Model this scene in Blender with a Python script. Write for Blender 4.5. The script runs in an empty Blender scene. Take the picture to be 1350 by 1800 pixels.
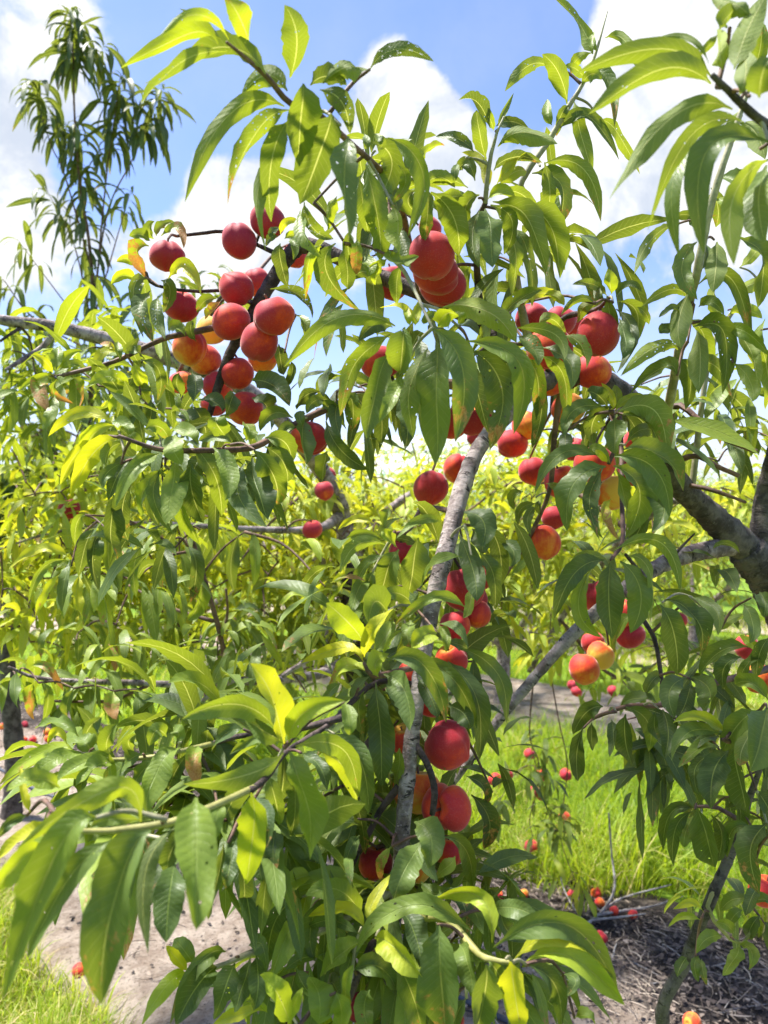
import bpy, math, random
import numpy as np
from mathutils import Vector, Matrix

random.seed(7)
rng = np.random.default_rng(11)
scene = bpy.context.scene
COL = scene.collection
R_ = math.radians

# ------------------------------------------------------------------ camera
CAM_H = 1.70
PITCH = math.atan(34 / 1300)
cam_d = bpy.data.cameras.new('camera')
cam = bpy.data.objects.new('camera', cam_d)
COL.objects.link(cam)
cam.location = (0, 0, CAM_H)
cam.rotation_euler = (math.pi / 2 + PITCH, 0, 0)
cam_d.sensor_fit = 'VERTICAL'
cam_d.sensor_height = 36
cam_d.sensor_width = 27
cam_d.lens = 26
cam_d.clip_start = 0.02
cam_d.clip_end = 2000
cam_d.dof.use_dof = True
cam_d.dof.focus_distance = 1.12
cam_d.dof.aperture_fstop = 6.2
scene.camera = cam

# ------------------------------------------------------------------ light
SUN_EL, SUN_AZ = R_(66), R_(-75)        # azimuth from +Y towards +X
SUN_DIR = Vector((math.sin(SUN_AZ) * math.cos(SUN_EL), math.cos(SUN_AZ) * math.cos(SUN_EL), math.sin(SUN_EL)))
sd = bpy.data.lights.new('sun', 'SUN')
sd.energy = 4.4
sd.angle = R_(7.0)
sd.color = (1.0, 0.955, 0.87)
so = bpy.data.objects.new('sun', sd)
COL.objects.link(so)
so.rotation_euler = (-SUN_DIR).to_track_quat('-Z', 'Y').to_euler()
scene.view_settings.view_transform = 'Standard'
scene.view_settings.look = 'None'
scene.view_settings.gamma = 1.0
scene.view_settings.exposure = 1.62
scene.view_settings.use_curve_mapping = False
cy = scene.cycles
cy.max_bounces = 5
cy.diffuse_bounces = 3
cy.glossy_bounces = 2
cy.transmission_bounces = 3
cy.transparent_max_bounces = 6
cy.use_adaptive_sampling = True
cy.adaptive_threshold = 0.025
cy.caustics_reflective = False
cy.caustics_refractive = False
cy.use_denoising = True
cy.sample_clamp_indirect = 6.0

_cp, _sp = math.cos(PITCH), math.sin(PITCH)
F_ = 1300.0
def at(px, py, d):
    """a point d metres in front of the camera that the photograph shows at (px, py)"""
    x = (px - 675) / F_ * d
    v = (900 - py) / F_ * d
    return np.array((x, d * _cp - v * _sp, CAM_H + d * _sp + v * _cp))
def project(P):
    P = np.asarray(P, float)
    q = P - np.array((0, 0, CAM_H))
    d = q[..., 1] * _cp + q[..., 2] * _sp
    v = -q[..., 1] * _sp + q[..., 2] * _cp
    dd = np.where(d > 0.05, d, 0.05)
    return 675 + F_ * q[..., 0] / dd, 900 - F_ * v / dd, d
def on_ground(px, py, z=0.0):
    a = at(px, py, 1.0) - np.array((0, 0, CAM_H))
    k = (z - CAM_H) / a[2]
    return np.array((0, 0, CAM_H)) + a * k

# ------------------------------------------------------------------ node helpers
class NT:
    def __init__(s, tree):
        s.t = tree
        s.n = tree.nodes
    def new(s, typ, **kw):
        n = s.n.new(typ)
        for k, v in kw.items():
            setattr(n, k, v)
        return n
    def link(s, a, b):
        s.t.links.new(a, b)
    def put(s, sock, v):
        if isinstance(v, bpy.types.NodeSocket):
            s.t.links.new(v, sock)
        elif isinstance(v, (tuple, list)) and sock.type == 'RGBA' and len(v) == 3:
            sock.default_value = (*v, 1)
        else:
            sock.default_value = v
    def math(s, op, a, b=None, c=None, clamp=False):
        n = s.new('ShaderNodeMath', operation=op, use_clamp=clamp)
        s.put(n.inputs[0], a)
        if b is not None: s.put(n.inputs[1], b)
        if c is not None: s.put(n.inputs[2], c)
        return n.outputs[0]
    def vmath(s, op, a, b=None, out=0):
        n = s.new('ShaderNodeVectorMath', operation=op)
        s.put(n.inputs[0], a)
        if b is not None: s.put(n.inputs[1], b)
        return n.outputs['Value'] if out == 'v' else n.outputs[0]
    def mix(s, f, a, b, blend='MIX'):
        n = s.new('ShaderNodeMix', data_type='RGBA', blend_type=blend)
        s.put(n.inputs[0], f); s.put(n.inputs[6], a); s.put(n.inputs[7], b)
        return n.outputs[2]
    def rng(s, v, a, b, c=0.0, d=1.0, smooth=True):
        n = s.new('ShaderNodeMapRange', interpolation_type='SMOOTHSTEP' if smooth else 'LINEAR')
        s.put(n.inputs[0], v)
        for i, k in enumerate((a, b, c, d)):
            s.put(n.inputs[1 + i], k)
        return n.outputs[0]
    def noise(s, vec, scale, detail=3, rough=0.55, dist=0.0):
        n = s.new('ShaderNodeTexNoise')
        s.put(n.inputs['Vector'], vec)
        n.inputs['Scale'].default_value = scale
        n.inputs['Detail'].default_value = detail
        n.inputs['Roughness'].default_value = rough
        n.inputs['Distortion'].default_value = dist
        return n.outputs[0]
    def ramp(s, v, stops):
        n = s.new('ShaderNodeValToRGB')
        e = n.color_ramp.elements
        while len(e) < len(stops):
            e.new(0.5)
        for k, (p, c) in zip(e, stops):
            k.position = p
            k.color = (*c, 1) if len(c) == 3 else c
        s.put(n.inputs[0], v)
        return n.outputs[0]
    def bump(s, h, strength, dist=0.002, normal=None):
        n = s.new('ShaderNodeBump')
        n.inputs['Strength'].default_value = strength
        n.inputs['Distance'].default_value = dist
        s.put(n.inputs['Height'], h)
        if normal is not None: s.put(n.inputs['Normal'], normal)
        return n.outputs[0]

def material(name):
    m = bpy.data.materials.new(name)
    m.use_nodes = True
    m.node_tree.nodes.clear()
    t = NT(m.node_tree)
    out = t.new('ShaderNodeOutputMaterial')
    return m, t, out
def principled(t, base, rough=0.6, spec=0.4, normal=None, **kw):
    b = t.new('ShaderNodeBsdfPrincipled')
    t.put(b.inputs['Base Color'], base)
    t.put(b.inputs['Roughness'], rough)
    t.put(b.inputs['Specular IOR Level'], spec)
    if normal is not None: t.put(b.inputs['Normal'], normal)
    for k, v in kw.items():
        t.put(b.inputs[k.replace('_', ' ')], v)
    return b.outputs[0]

# ------------------------------------------------------------------ sky
def pix_dir(px, py):
    v = at(px, py, 1.0) - np.array((0, 0, CAM_H))
    return v / np.linalg.norm(v)
def build_world():
    w = bpy.data.worlds.new('World')
    scene.world = w
    w.use_nodes = True
    w.node_tree.nodes.clear()
    t = NT(w.node_tree)
    out = t.new('ShaderNodeOutputWorld')
    bg = t.new('ShaderNodeBackground')
    sky = t.new('ShaderNodeTexSky', sky_type='NISHITA')
    sky.sun_disc = False
    sky.sun_elevation = SUN_EL
    sky.sun_rotation = SUN_AZ
    sky.altitude = 50
    sky.air_density = 1.0
    sky.dust_density = 0.6
    sky.ozone_density = 2.2
    STR = 0.084
    tc = t.new('ShaderNodeTexCoord')
    d = t.vmath('NORMALIZE', tc.outputs['Generated'])
    sep = t.new('ShaderNodeSeparateXYZ')
    t.link(d, sep.inputs[0])
    z = t.math('MAXIMUM', sep.outputs[2], 0.0)
    den = t.math('ADD', z, 0.30)
    comb = t.new('ShaderNodeCombineXYZ')
    t.put(comb.inputs[0], t.math('DIVIDE', sep.outputs[0], den))
    t.put(comb.inputs[1], t.math('DIVIDE', sep.outputs[1], den))
    comb.inputs[2].default_value = 3.7
    n1 = t.noise(comb.outputs[0], 1.35, 9, 0.60, 0.25)
    n2 = t.noise(d, 8.0, 10, 0.66, 0.35)
    n3 = t.noise(d, 3.2, 6, 0.55, 0.0)
    acc = t.math('MULTIPLY', t.math('SUBTRACT', n1, 0.60), 1.2)
    blobs = [  # cumulus heads and blue gaps of that day's sky
        (700, 110, .075, .62), (720, 230, .105, .62), (790, 200, .07, .30), (640, 300, .10, .45), (380, 370, .12, .70), (480, 300, .08, .4),
        (150, 90, .16, .34), (60, 200, .10, .30), (40, 400, .10, .45), (120, 300, .06, -.4), (1230, 100, .16, .72), (1120, 60, .06, .4), (1240, 300, .16, .45),
        (960, 330, .13, .40), (560, 40, .13, -.75), (900, 60, .11, -.85), (820, 30, .08, -.5), (330, 190, .12, -.75), (270, 320, .05, -.4), (1130, 400, .10, -.30),
        (470, 170, .08, -.55), (210, 320, .06, -.45), (690, 700, .4, .1), (940, 180, .06, -.35)]
    for px, py, rad, amp in blobs:
        dv = pix_dir(px, py)
        dist = t.vmath('DISTANCE', d, tuple(dv), out='v')
        acc = t.math('ADD', acc, t.rng(dist, rad * 1.5, 0.0, 0.0, amp))
    acc = t.math('ADD', acc, t.math('MULTIPLY', t.math('SUBTRACT', n2, 0.5), 1.25))
    low = t.rng(z, 0.62, 0.02, 0.0, 0.24, smooth=False)
    acc = t.math('ADD', acc, low)
    mask = t.rng(acc, 0.10, 0.40)
    thin = t.math('MULTIPLY', t.rng(n3, 0.38, 0.66), 0.16)
    mask = t.math('MAXIMUM', mask, thin)
    haze = t.rng(z, 0.34, 0.0, 0.0, 0.95)
    skyc = t.mix(1.0, sky.outputs[0], (STR * 0.92, STR * 0.93, STR * 1.12), 'MULTIPLY')
    shade = t.math('MULTIPLY', t.rng(n2, 0.36, 0.64), t.rng(acc, 0.1, 0.6, 0.5, 1.0))
    cl = t.ramp(shade, [(0.0, (0.235, 0.26, 0.305)), (0.45, (0.30, 0.315, 0.34)), (1.0, (0.40, 0.40, 0.40))])
    c = t.mix(mask, skyc, cl)
    c = t.mix(t.math('MULTIPLY', haze, 0.8), c, (0.34, 0.355, 0.38))
    t.link(c, bg.inputs[0])
    bg.inputs[1].default_value = 1.0
    t.link(bg.outputs[0], out.inputs[0])
build_world()

# ------------------------------------------------------------------ materials
def mat_leaf(name, vein=True, holes=True):
    m, t, out = material(name)
    uvn = t.new('ShaderNodeUVMap', uv_map='UVMap')
    at_ = t.new('ShaderNodeAttribute', attribute_name='lf')
    sp = t.new('ShaderNodeSeparateColor')
    t.link(at_.outputs['Color'], sp.inputs[0])
    rnd, age, hole = sp.outputs[0], sp.outputs[1], sp.outputs[2]  # second channel: leaf tone, also carries painted sunlight on background crowns
    brown = at_.outputs['Alpha']
    su = t.new('ShaderNodeSeparateXYZ')
    t.link(uvn.outputs[0], su.inputs[0])
    u, v = su.outputs[0], su.outputs[1]
    au = t.math('ABSOLUTE', t.math('SUBTRACT', u, 0.5))
    lv = t.new('ShaderNodeCombineXYZ')          # leaf space in metres-like units with a per-leaf offset
    t.put(lv.inputs[0], t.math('MULTIPLY', u, 0.26)); t.put(lv.inputs[1], v); t.put(lv.inputs[2], t.math('MULTIPLY', rnd, 37.0))
    nz = t.noise(lv.outputs[0], 5.0, 4, 0.6)
    fine = t.noise(lv.outputs[0], 46.0, 2, 0.6)
    tone = t.math('ADD', age, t.math('MULTIPLY', t.math('SUBTRACT', nz, 0.5), 0.28))
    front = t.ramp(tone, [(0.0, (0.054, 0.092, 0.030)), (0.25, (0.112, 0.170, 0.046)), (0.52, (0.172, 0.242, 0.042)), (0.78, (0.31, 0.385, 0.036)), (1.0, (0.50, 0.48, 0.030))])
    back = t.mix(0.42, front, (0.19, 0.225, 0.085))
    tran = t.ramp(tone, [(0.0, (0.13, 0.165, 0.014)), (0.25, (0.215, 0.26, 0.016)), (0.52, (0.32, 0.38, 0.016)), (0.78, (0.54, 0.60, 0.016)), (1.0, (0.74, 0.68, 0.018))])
    geo = t.new('ShaderNodeNewGeometry')
    bump = None
    if vein:
        mid = t.rng(au, 0.030, 0.010)
        q = t.math('SUBTRACT', t.math('MULTIPLY', v, 15.0), t.math('MULTIPLY', au, 3.6))
        tri = t.math('ABSOLUTE', t.math('SUBTRACT', t.math('FRACT', q), 0.5))
        side = t.math('MULTIPLY', t.rng(tri, 0.055, 0.012), t.rng(au, 0.47, 0.36))
        vn = t.math('MAXIMUM', mid, t.math('MULTIPLY', side, 0.30))
        front = t.mix(t.math('MULTIPLY', vn, 0.55), front, (0.22, 0.30, 0.085))
        back = t.mix(t.math('MULTIPLY', vn, 1.0), back, (0.46, 0.48, 0.18))
        tran = t.mix(t.math('MULTIPLY', vn, 0.8), tran, (0.80, 0.78, 0.18))
        hgt = t.math('ADD', t.math('MULTIPLY', vn, -0.8), t.math('ADD', t.math('MULTIPLY', tri, 0.35), t.math('MULTIPLY', nz, 2.2)))
        bump = t.bump(hgt, 0.6, 0.0012)
    # brown, spotted and dried leaves
    bz = t.noise(lv.outputs[0], 9.0, 5, 0.7)
    bm = t.rng(t.math('ADD', t.math('ADD', bz, t.math('MULTIPLY', v, 0.35)), t.math('MULTIPLY', brown, 0.75)), 0.98, 1.12)
    bm = t.math('MULTIPLY', bm, t.rng(brown, 0.02, 0.2))
    bc = t.mix(t.rng(fine, 0.35, 0.62), (0.30, 0.13, 0.045), (0.50, 0.32, 0.13))
    bc = t.mix(t.rng(fine, 0.66, 0.70), bc, (0.02, 0.012, 0.01))
    front = t.mix(bm, front, bc); back = t.mix(bm, back, bc); tran = t.mix(bm, tran, (0.55, 0.24, 0.04))
    spk = t.math('MULTIPLY', t.rng(fine, 0.735, 0.775), 0.8)
    front = t.mix(spk, front, (0.06, 0.04, 0.02))
    col = t.mix(geo.outputs['Backfacing'], front, back)
    rough = t.math('ADD', t.math('MULTIPLY', geo.outputs['Backfacing'], 0.22), t.math('ADD', 0.38, t.math('MULTIPLY', nz, 0.16)))
    pb = principled(t, col, rough, 0.36, bump)
    tr = t.new('ShaderNodeBsdfTranslucent')
    t.put(tr.inputs[0], tran)
    mx = t.new('ShaderNodeMixShader')
    mx.inputs[0].default_value = 0.38
    t.link(pb, mx.inputs[1]); t.link(tr.outputs[0], mx.inputs[2])
    res = mx.outputs[0]
    if holes:
        vo = t.new('ShaderNodeTexVoronoi')
        vo.inputs['Scale'].default_value = 30.0
        t.link(lv.outputs[0], vo.inputs['Vector'])
        vc = t.new('ShaderNodeSeparateColor')
        t.link(vo.outputs['Color'], vc.inputs[0])
        gate = t.math('LESS_THAN', vc.outputs[0], hole)
        sz = t.math('ADD', 0.12, t.math('MULTIPLY', vc.outputs[1], 0.26))
        inside = t.math('MULTIPLY', gate, t.math('LESS_THAN', vo.outputs['Distance'], sz))
        tp = t.new('ShaderNodeBsdfTransparent')
        m2 = t.new('ShaderNodeMixShader')
        t.link(inside, m2.inputs[0]); t.link(res, m2.inputs[1]); t.link(tp.outputs[0], m2.inputs[2])
        res = m2.outputs[0]
    t.link(res, out.inputs[0])
    return m
M_LEAF = mat_leaf('peach_leaf')
M_LEAF_MID = mat_leaf('peach_leaf_plain', holes=False)
M_LEAF_FAR = mat_leaf('peach_leaf_far', vein=False, holes=False)

def mat_bark(name, pale, dark, scar=0.5, rough=0.8, bumpd=0.0055, moss=None):
    m, t, out = material(name)
    uvn = t.new('ShaderNodeUVMap', uv_map='UVMap')
    tc = t.new('ShaderNodeTexCoord')
    mp = t.new('ShaderNodeMapping')
    mp.inputs['Scale'].default_value = (5.0, 60.0, 1.0)       # bands that run round the stem
    t.link(uvn.outputs[0], mp.inputs[0])
    mp2 = t.new('ShaderNodeMapping')
    mp2.inputs['Scale'].default_value = (12.0, 190.0, 1.0)
    t.link(uvn.outputs[0], mp2.inputs[0])
    band = t.noise(mp.outputs[0], 1.0, 5, 0.65, 0.6)
    lent = t.noise(mp2.outputs[0], 1.0, 3, 0.6, 0.2)
    blot = t.noise(tc.outputs['Object'], 26.0, 6, 0.68)
    grain = t.noise(tc.outputs['Object'], 240.0, 4, 0.6)
    c = t.mix(t.rng(blot, 0.40, 0.60), dark, pale)
    c = t.mix(t.math('MULTIPLY', t.rng(band, 0.57, 0.63), scar), c, tuple(x * 0.22 for x in dark))
    c = t.mix(t.math('MULTIPLY', t.rng(lent, 0.60, 0.68), 0.75 * scar), c, tuple(min(1, x * 1.5) for x in pale))
    c = t.mix(t.math('MULTIPLY', t.rng(grain, 0.40, 0.72), 0.4), c, tuple(x * 0.55 for x in pale))
    if moss is not None:
        c = t.mix(t.math('MULTIPLY', t.rng(t.noise(tc.outputs['Object'], 9.0, 4, 0.6), 0.5, 0.65), 0.6), c, moss)
    h = t.math('ADD', t.math('MULTIPLY', band, 0.8), t.math('ADD', t.math('MULTIPLY', lent, 0.5), t.math('ADD', t.math('MULTIPLY', blot, 0.6), t.math('MULTIPLY', grain, 0.25))))
    t.link(principled(t, c, rough, 0.3, t.bump(h, 0.9, bumpd)), out.inputs[0])
    return m
M_BARK = mat_bark('grey_bark', (0.36, 0.305, 0.292), (0.115, 0.086, 0.080), 1.0)
M_BARK_DARK_SHADED = mat_bark('dark_shaded_grey_bark', (0.135, 0.115, 0.105), (0.045, 0.036, 0.034), 0.8)  # grey bark with shade painted in for the right fork; dark bark elsewhere
M_BARK_DARK = mat_bark('dark_bark', (0.105, 0.075, 0.070), (0.030, 0.022, 0.022), 0.6)
M_TWIG = mat_bark('brown_twig_bark', (0.20, 0.115, 0.080), (0.075, 0.045, 0.038), 0.4, 0.65, 0.001)
M_SHOOT = mat_bark('green_shoot_bark', (0.36, 0.34, 0.12), (0.22, 0.22, 0.07), 0.15, 0.5, 0.0006)
M_SHOOT_PALE = mat_bark('pale_shoot_bark', (0.36, 0.34, 0.22), (0.22, 0.21, 0.12), 0.3, 0.6, 0.0008)
M_DEAD = mat_bark('weathered_dead_wood', (0.42, 0.39, 0.36), (0.17, 0.15, 0.14), 0.4, 0.9, 0.002)

def mat_peach(name='peach_skin'):
    m, t, out = material(name)
    tc = t.new('ShaderNodeTexCoord')
    oi = t.new('ShaderNodeObjectInfo')
    sc = t.new('ShaderNodeSeparateColor')
    t.link(oi.outputs['Color'], sc.inputs[0])
    ripe, crim = sc.outputs[0], sc.outputs[1]
    p = tc.outputs['Object']
    off = t.vmath('ADD', p, t.vmath('SCALE', (1.0, 0.7, 0.4)))
    ofs = t.new('ShaderNodeVectorMath', operation='SCALE')
    ofs.inputs[0].default_value = (3.1, 1.7, 2.3)
    t.link(oi.outputs['Random'], ofs.inputs['Scale'])
    pp = t.vmath('ADD', p, ofs.outputs[0])
    big = t.noise(pp, 17.0, 4, 0.55, 0.3)
    med = t.noise(pp, 75.0, 5, 0.7)
    fz = t.noise(pp, 560.0, 3, 0.7)
    sx = t.new('ShaderNodeSeparateXYZ')
    t.link(p, sx.inputs[0])
    side = t.math('MULTIPLY', t.math('ADD', t.math('MULTIPLY', sx.outputs[0], 0.8), t.math('MULTIPLY', sx.outputs[2], 0.55)), 9.0)
    bl = t.math('ADD', t.math('ADD', t.math('MULTIPLY', t.math('SUBTRACT', big, 0.5), 1.1), t.math('MULTIPLY', t.math('SUBTRACT', med, 0.5), 0.50)),
                t.math('ADD', t.math('MULTIPLY', t.math('SUBTRACT', fz, 0.5), 0.18), t.math('ADD', side, ripe)))
    strk = t.noise(t.vmath('MULTIPLY', pp, (150.0, 150.0, 22.0)), 1.0, 3, 0.6)
    bl = t.math('ADD', bl, t.math('MULTIPLY', t.math('SUBTRACT', strk, 0.5), 0.34))
    pole = t.math('SUBTRACT', sx.outputs[2], t.math('MULTIPLY', t.vmath('LENGTH', t.vmath('MULTIPLY', p, (1, 1, 0)), out='v'), 0.9))
    bl = t.math('SUBTRACT', bl, t.rng(pole, 0.004, 0.024, 0.0, 0.55))
    c = t.ramp(bl, [(0.0, (0.74, 0.40, 0.06)), (0.18, (0.78, 0.22, 0.028)), (0.40, (0.68, 0.070, 0.018)), (0.62, (0.53, 0.030, 0.030)), (1.0, (0.38, 0.020, 0.034))])
    c = t.mix(t.math('MULTIPLY', crim, t.rng(bl, 0.2, 0.8)), c, (0.30, 0.020, 0.044))
    c = t.mix(t.math('MULTIPLY', t.rng(fz, 0.50, 0.80), 0.22), c, (0.75, 0.34, 0.27))
    pb = principled(t, c, 0.62, 0.22, t.bump(t.math('ADD', fz, t.math('MULTIPLY', med, 0.6)), 0.35, 0.0005),
                    Sheen_Weight=0.36, Sheen_Roughness=0.36, Sheen_Tint=(1.0, 0.86, 0.80), Subsurface_Weight=0.06, Subsurface_Radius=(0.012, 0.004, 0.002), Subsurface_Scale=0.4)
    t.link(pb, out.inputs[0])
    return m
M_PEACH = mat_peach()

def mat_soil(name='sandy_soil', near=True):
    m, t, out = material(name)
    tc = t.new('ShaderNodeTexCoord')
    p = tc.outputs['Object']
    a = t.noise(p, 1.3, 5, 0.6, 0.4)
    b = t.noise(p, 9.0, 8, 0.72)
    g = t.noise(p, 75.0, 5, 0.75)
    f = t.noise(p, 300.0, 3, 0.7)
    sx = t.new('ShaderNodeSeparateXYZ')
    t.link(p, sx.inputs[0])
    nn = t.math('ADD', t.math('MULTIPLY', sx.outputs[0], 0.65), t.math('MULTIPLY', sx.outputs[1], 0.76))   # distance across the tree row
    litter = t.rng(t.math('ADD', nn, t.math('MULTIPLY', t.math('SUBTRACT', a, 0.5), 2.2)), 2.35, 3.15)
    if not near: litter = t.rng(a, 0.45, 0.75, 0.0, 0.6)
    c = t.mix(t.rng(b, 0.36, 0.64), (0.36, 0.275, 0.215), (0.62, 0.52, 0.435))
    d = t.mix(t.rng(b, 0.42, 0.70), (0.045, 0.038, 0.036), (0.23, 0.185, 0.155))
    lm = t.rng(t.math('ADD', litter, t.math('MULTIPLY', t.math('SUBTRACT', g, 0.5), 1.4)), 0.25, 0.8)
    c = t.mix(lm, c, d)
    c = t.mix(t.math('MULTIPLY', t.rng(g, 0.53, 0.62), 0.7), c, (0.12, 0.092, 0.075))
    c = t.mix(t.math('MULTIPLY', t.rng(f, 0.58, 0.72), 0.5), c, (0.62, 0.54, 0.46))
    h = t.math('ADD', t.math('MULTIPLY', b, 1.6), t.math('ADD', g, t.math('MULTIPLY', f, 0.5)))
    t.link(principled(t, c, 0.95, 0.15, t.bump(h, 1.0, 0.02)), out.inputs[0])
    return m
M_SOIL = mat_soil()
M_SOIL_FAR = mat_soil('sandy_soil_far', False)
def mat_turf():
    m, t, out = material('turf_ground')
    tc = t.new('ShaderNodeTexCoord')
    p = tc.outputs['Object']
    a = t.noise(p, 0.5, 5, 0.6)
    b = t.noise(p, 14.0, 6, 0.7)
    c = t.mix(t.rng(a, 0.3, 0.7), (0.10, 0.185, 0.018), (0.19, 0.28, 0.030))
    c = t.mix(t.rng(b, 0.42, 0.75), c, (0.055, 0.10, 0.014))
    t.link(principled(t, c, 0.9, 0.1, t.bump(b, 0.8, 0.05)), out.inputs[0])
    return m
M_TURF = mat_turf()
def mat_grass():
    m, t, out = material('grass_blade')
    a = t.new('ShaderNodeAttribute', attribute_name='lf')
    sp = t.new('ShaderNodeSeparateColor')
    t.link(a.outputs['Color'], sp.inputs[0])
    c = t.ramp(sp.outputs[1], [(0.0, (0.06, 0.13, 0.010)), (0.4, (0.15, 0.25, 0.016)), (0.75, (0.25, 0.34, 0.024)), (0.88, (0.42, 0.40, 0.10)), (1.0, (0.55, 0.45, 0.22))])
    tr = t.ramp(sp.outputs[1], [(0.0, (0.24, 0.34, 0.012)), (0.5, (0.46, 0.60, 0.018)), (0.8, (0.60, 0.68, 0.03)), (1.0, (0.6, 0.5, 0.2))])
    pb = principled(t, c, 0.5, 0.3)
    tl = t.new('ShaderNodeBsdfTranslucent')
    t.put(tl.inputs[0], tr)
    mx = t.new('ShaderNodeMixShader')
    mx.inputs[0].default_value = 0.45
    t.link(pb, mx.inputs[1]); t.link(tl.outputs[0], mx.inputs[2])
    t.link(mx.outputs[0], out.inputs[0])
    return m
M_GRASS = mat_grass()
def mat_litter():
    m, t, out = material('dry_litter')
    a = t.new('ShaderNodeAttribute', attribute_name='lf')
    sp = t.new('ShaderNodeSeparateColor')
    t.link(a.outputs['Color'], sp.inputs[0])
    c = t.ramp(sp.outputs[1], [(0.0, (0.035, 0.03, 0.028)), (0.3, (0.13, 0.10, 0.085)), (0.6, (0.33, 0.27, 0.22)), (1.0, (0.62, 0.55, 0.45))])
    t.link(principled(t, c, 0.85, 0.2), out.inputs[0])
    return m
M_LITTER = mat_litter()
def mat_plain(name, col, rough=0.5, spec=0.4, nz=0.15, scale=30):
    m, t, out = material(name)
    tc = t.new('ShaderNodeTexCoord')
    n = t.noise(tc.outputs['Object'], scale, 5, 0.65)
    c = t.mix(t.rng(n, 0.3, 0.7), tuple(x * (1 - nz) for x in col), tuple(min(1, x * (1 + nz)) for x in col))
    t.link(principled(t, c, rough, spec, t.bump(n, 0.15, 0.002)), out.inputs[0])
    return m
M_HOSE = mat_plain('dusty_black_hose', (0.045, 0.055, 0.075), 0.55, 0.4, 0.4, 60)
M_FILM = mat_plain('white_film', (0.80, 0.82, 0.82), 0.6, 0.3, 0.04, 0.6)
M_RAIL = mat_plain('green_painted_rail', (0.22, 0.50, 0.36), 0.5, 0.4, 0.1, 2)
M_ROOF = mat_plain('grey_sheet_roof', (0.36, 0.40, 0.40), 0.6, 0.4, 0.12, 0.4)

# ------------------------------------------------------------------ mesh helpers
def thing(name, label, cat, loc=(0, 0, 0), group=None):
    o = bpy.data.objects.new(name, None)
    o.empty_display_size = 0.1
    COL.objects.link(o)
    o.location = loc
    o['label'] = label; o['category'] = cat
    if group: o['group'] = group
    return o
def add_obj(name, me, parent=None, loc=None):
    o = bpy.data.objects.new(name, me)
    COL.objects.link(o)
    if loc is not None: o.location = Vector(loc)
    if parent is not None:
        o.parent = parent
        o.location = o.location - parent.location
    return o
def raw_mesh(name, V, faces, mat, uv=None, lf=None, smooth=True):
    """V (n,3), faces: (m,4) or (m,3) int array; uv per vertex; lf per vertex rgba"""
    me = bpy.data.meshes.new(name)
    V = np.ascontiguousarray(V, np.float32)
    f = np.ascontiguousarray(faces, np.int32)
    k = f.shape[1]
    me.vertices.add(len(V)); me.vertices.foreach_set('co', V.ravel())
    me.loops.add(f.size); me.loops.foreach_set('vertex_index', f.ravel())
    me.polygons.add(len(f))
    me.polygons.foreach_set('loop_start', np.arange(0, f.size, k, dtype=np.int32))
    me.polygons.foreach_set('loop_total', np.full(len(f), k, np.int32))
    if uv is not None:
        l = me.uv_layers.new(name='UVMap')
        l.data.foreach_set('uv', np.ascontiguousarray(uv, np.float32)[f.ravel()].ravel())
    if lf is not None:
        a = me.attributes.new('lf', 'FLOAT_COLOR', 'POINT')
        a.data.foreach_set('color', np.ascontiguousarray(lf, np.float32).ravel())
    me.materials.append(mat)
    me.update(calc_edges=True)
    if smooth:
        me.polygons.foreach_set('use_smooth', np.ones(len(f), bool))
    return me
def catmull(P, n):
    P = np.asarray(P, float)
    if len(P) == 2:
        s = np.linspace(0, 1, n)[:, None]
        return P[0] * (1 - s) + P[1] * s
    Q = np.vstack([2 * P[0] - P[1], P, 2 * P[-1] - P[-2]])
    out = []
    seg = len(P) - 1
    for x in np.linspace(0, seg, n):
        i = min(int(x), seg - 1); f = x - i
        a, b, c, d = Q[i:i + 4]
        out.append(0.5 * ((2 * b) + (-a + c) * f + (2 * a - 5 * b + 4 * c - d) * f * f + (-a + 3 * b - 3 * c + d) * f ** 3))
    return np.array(out)
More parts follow.
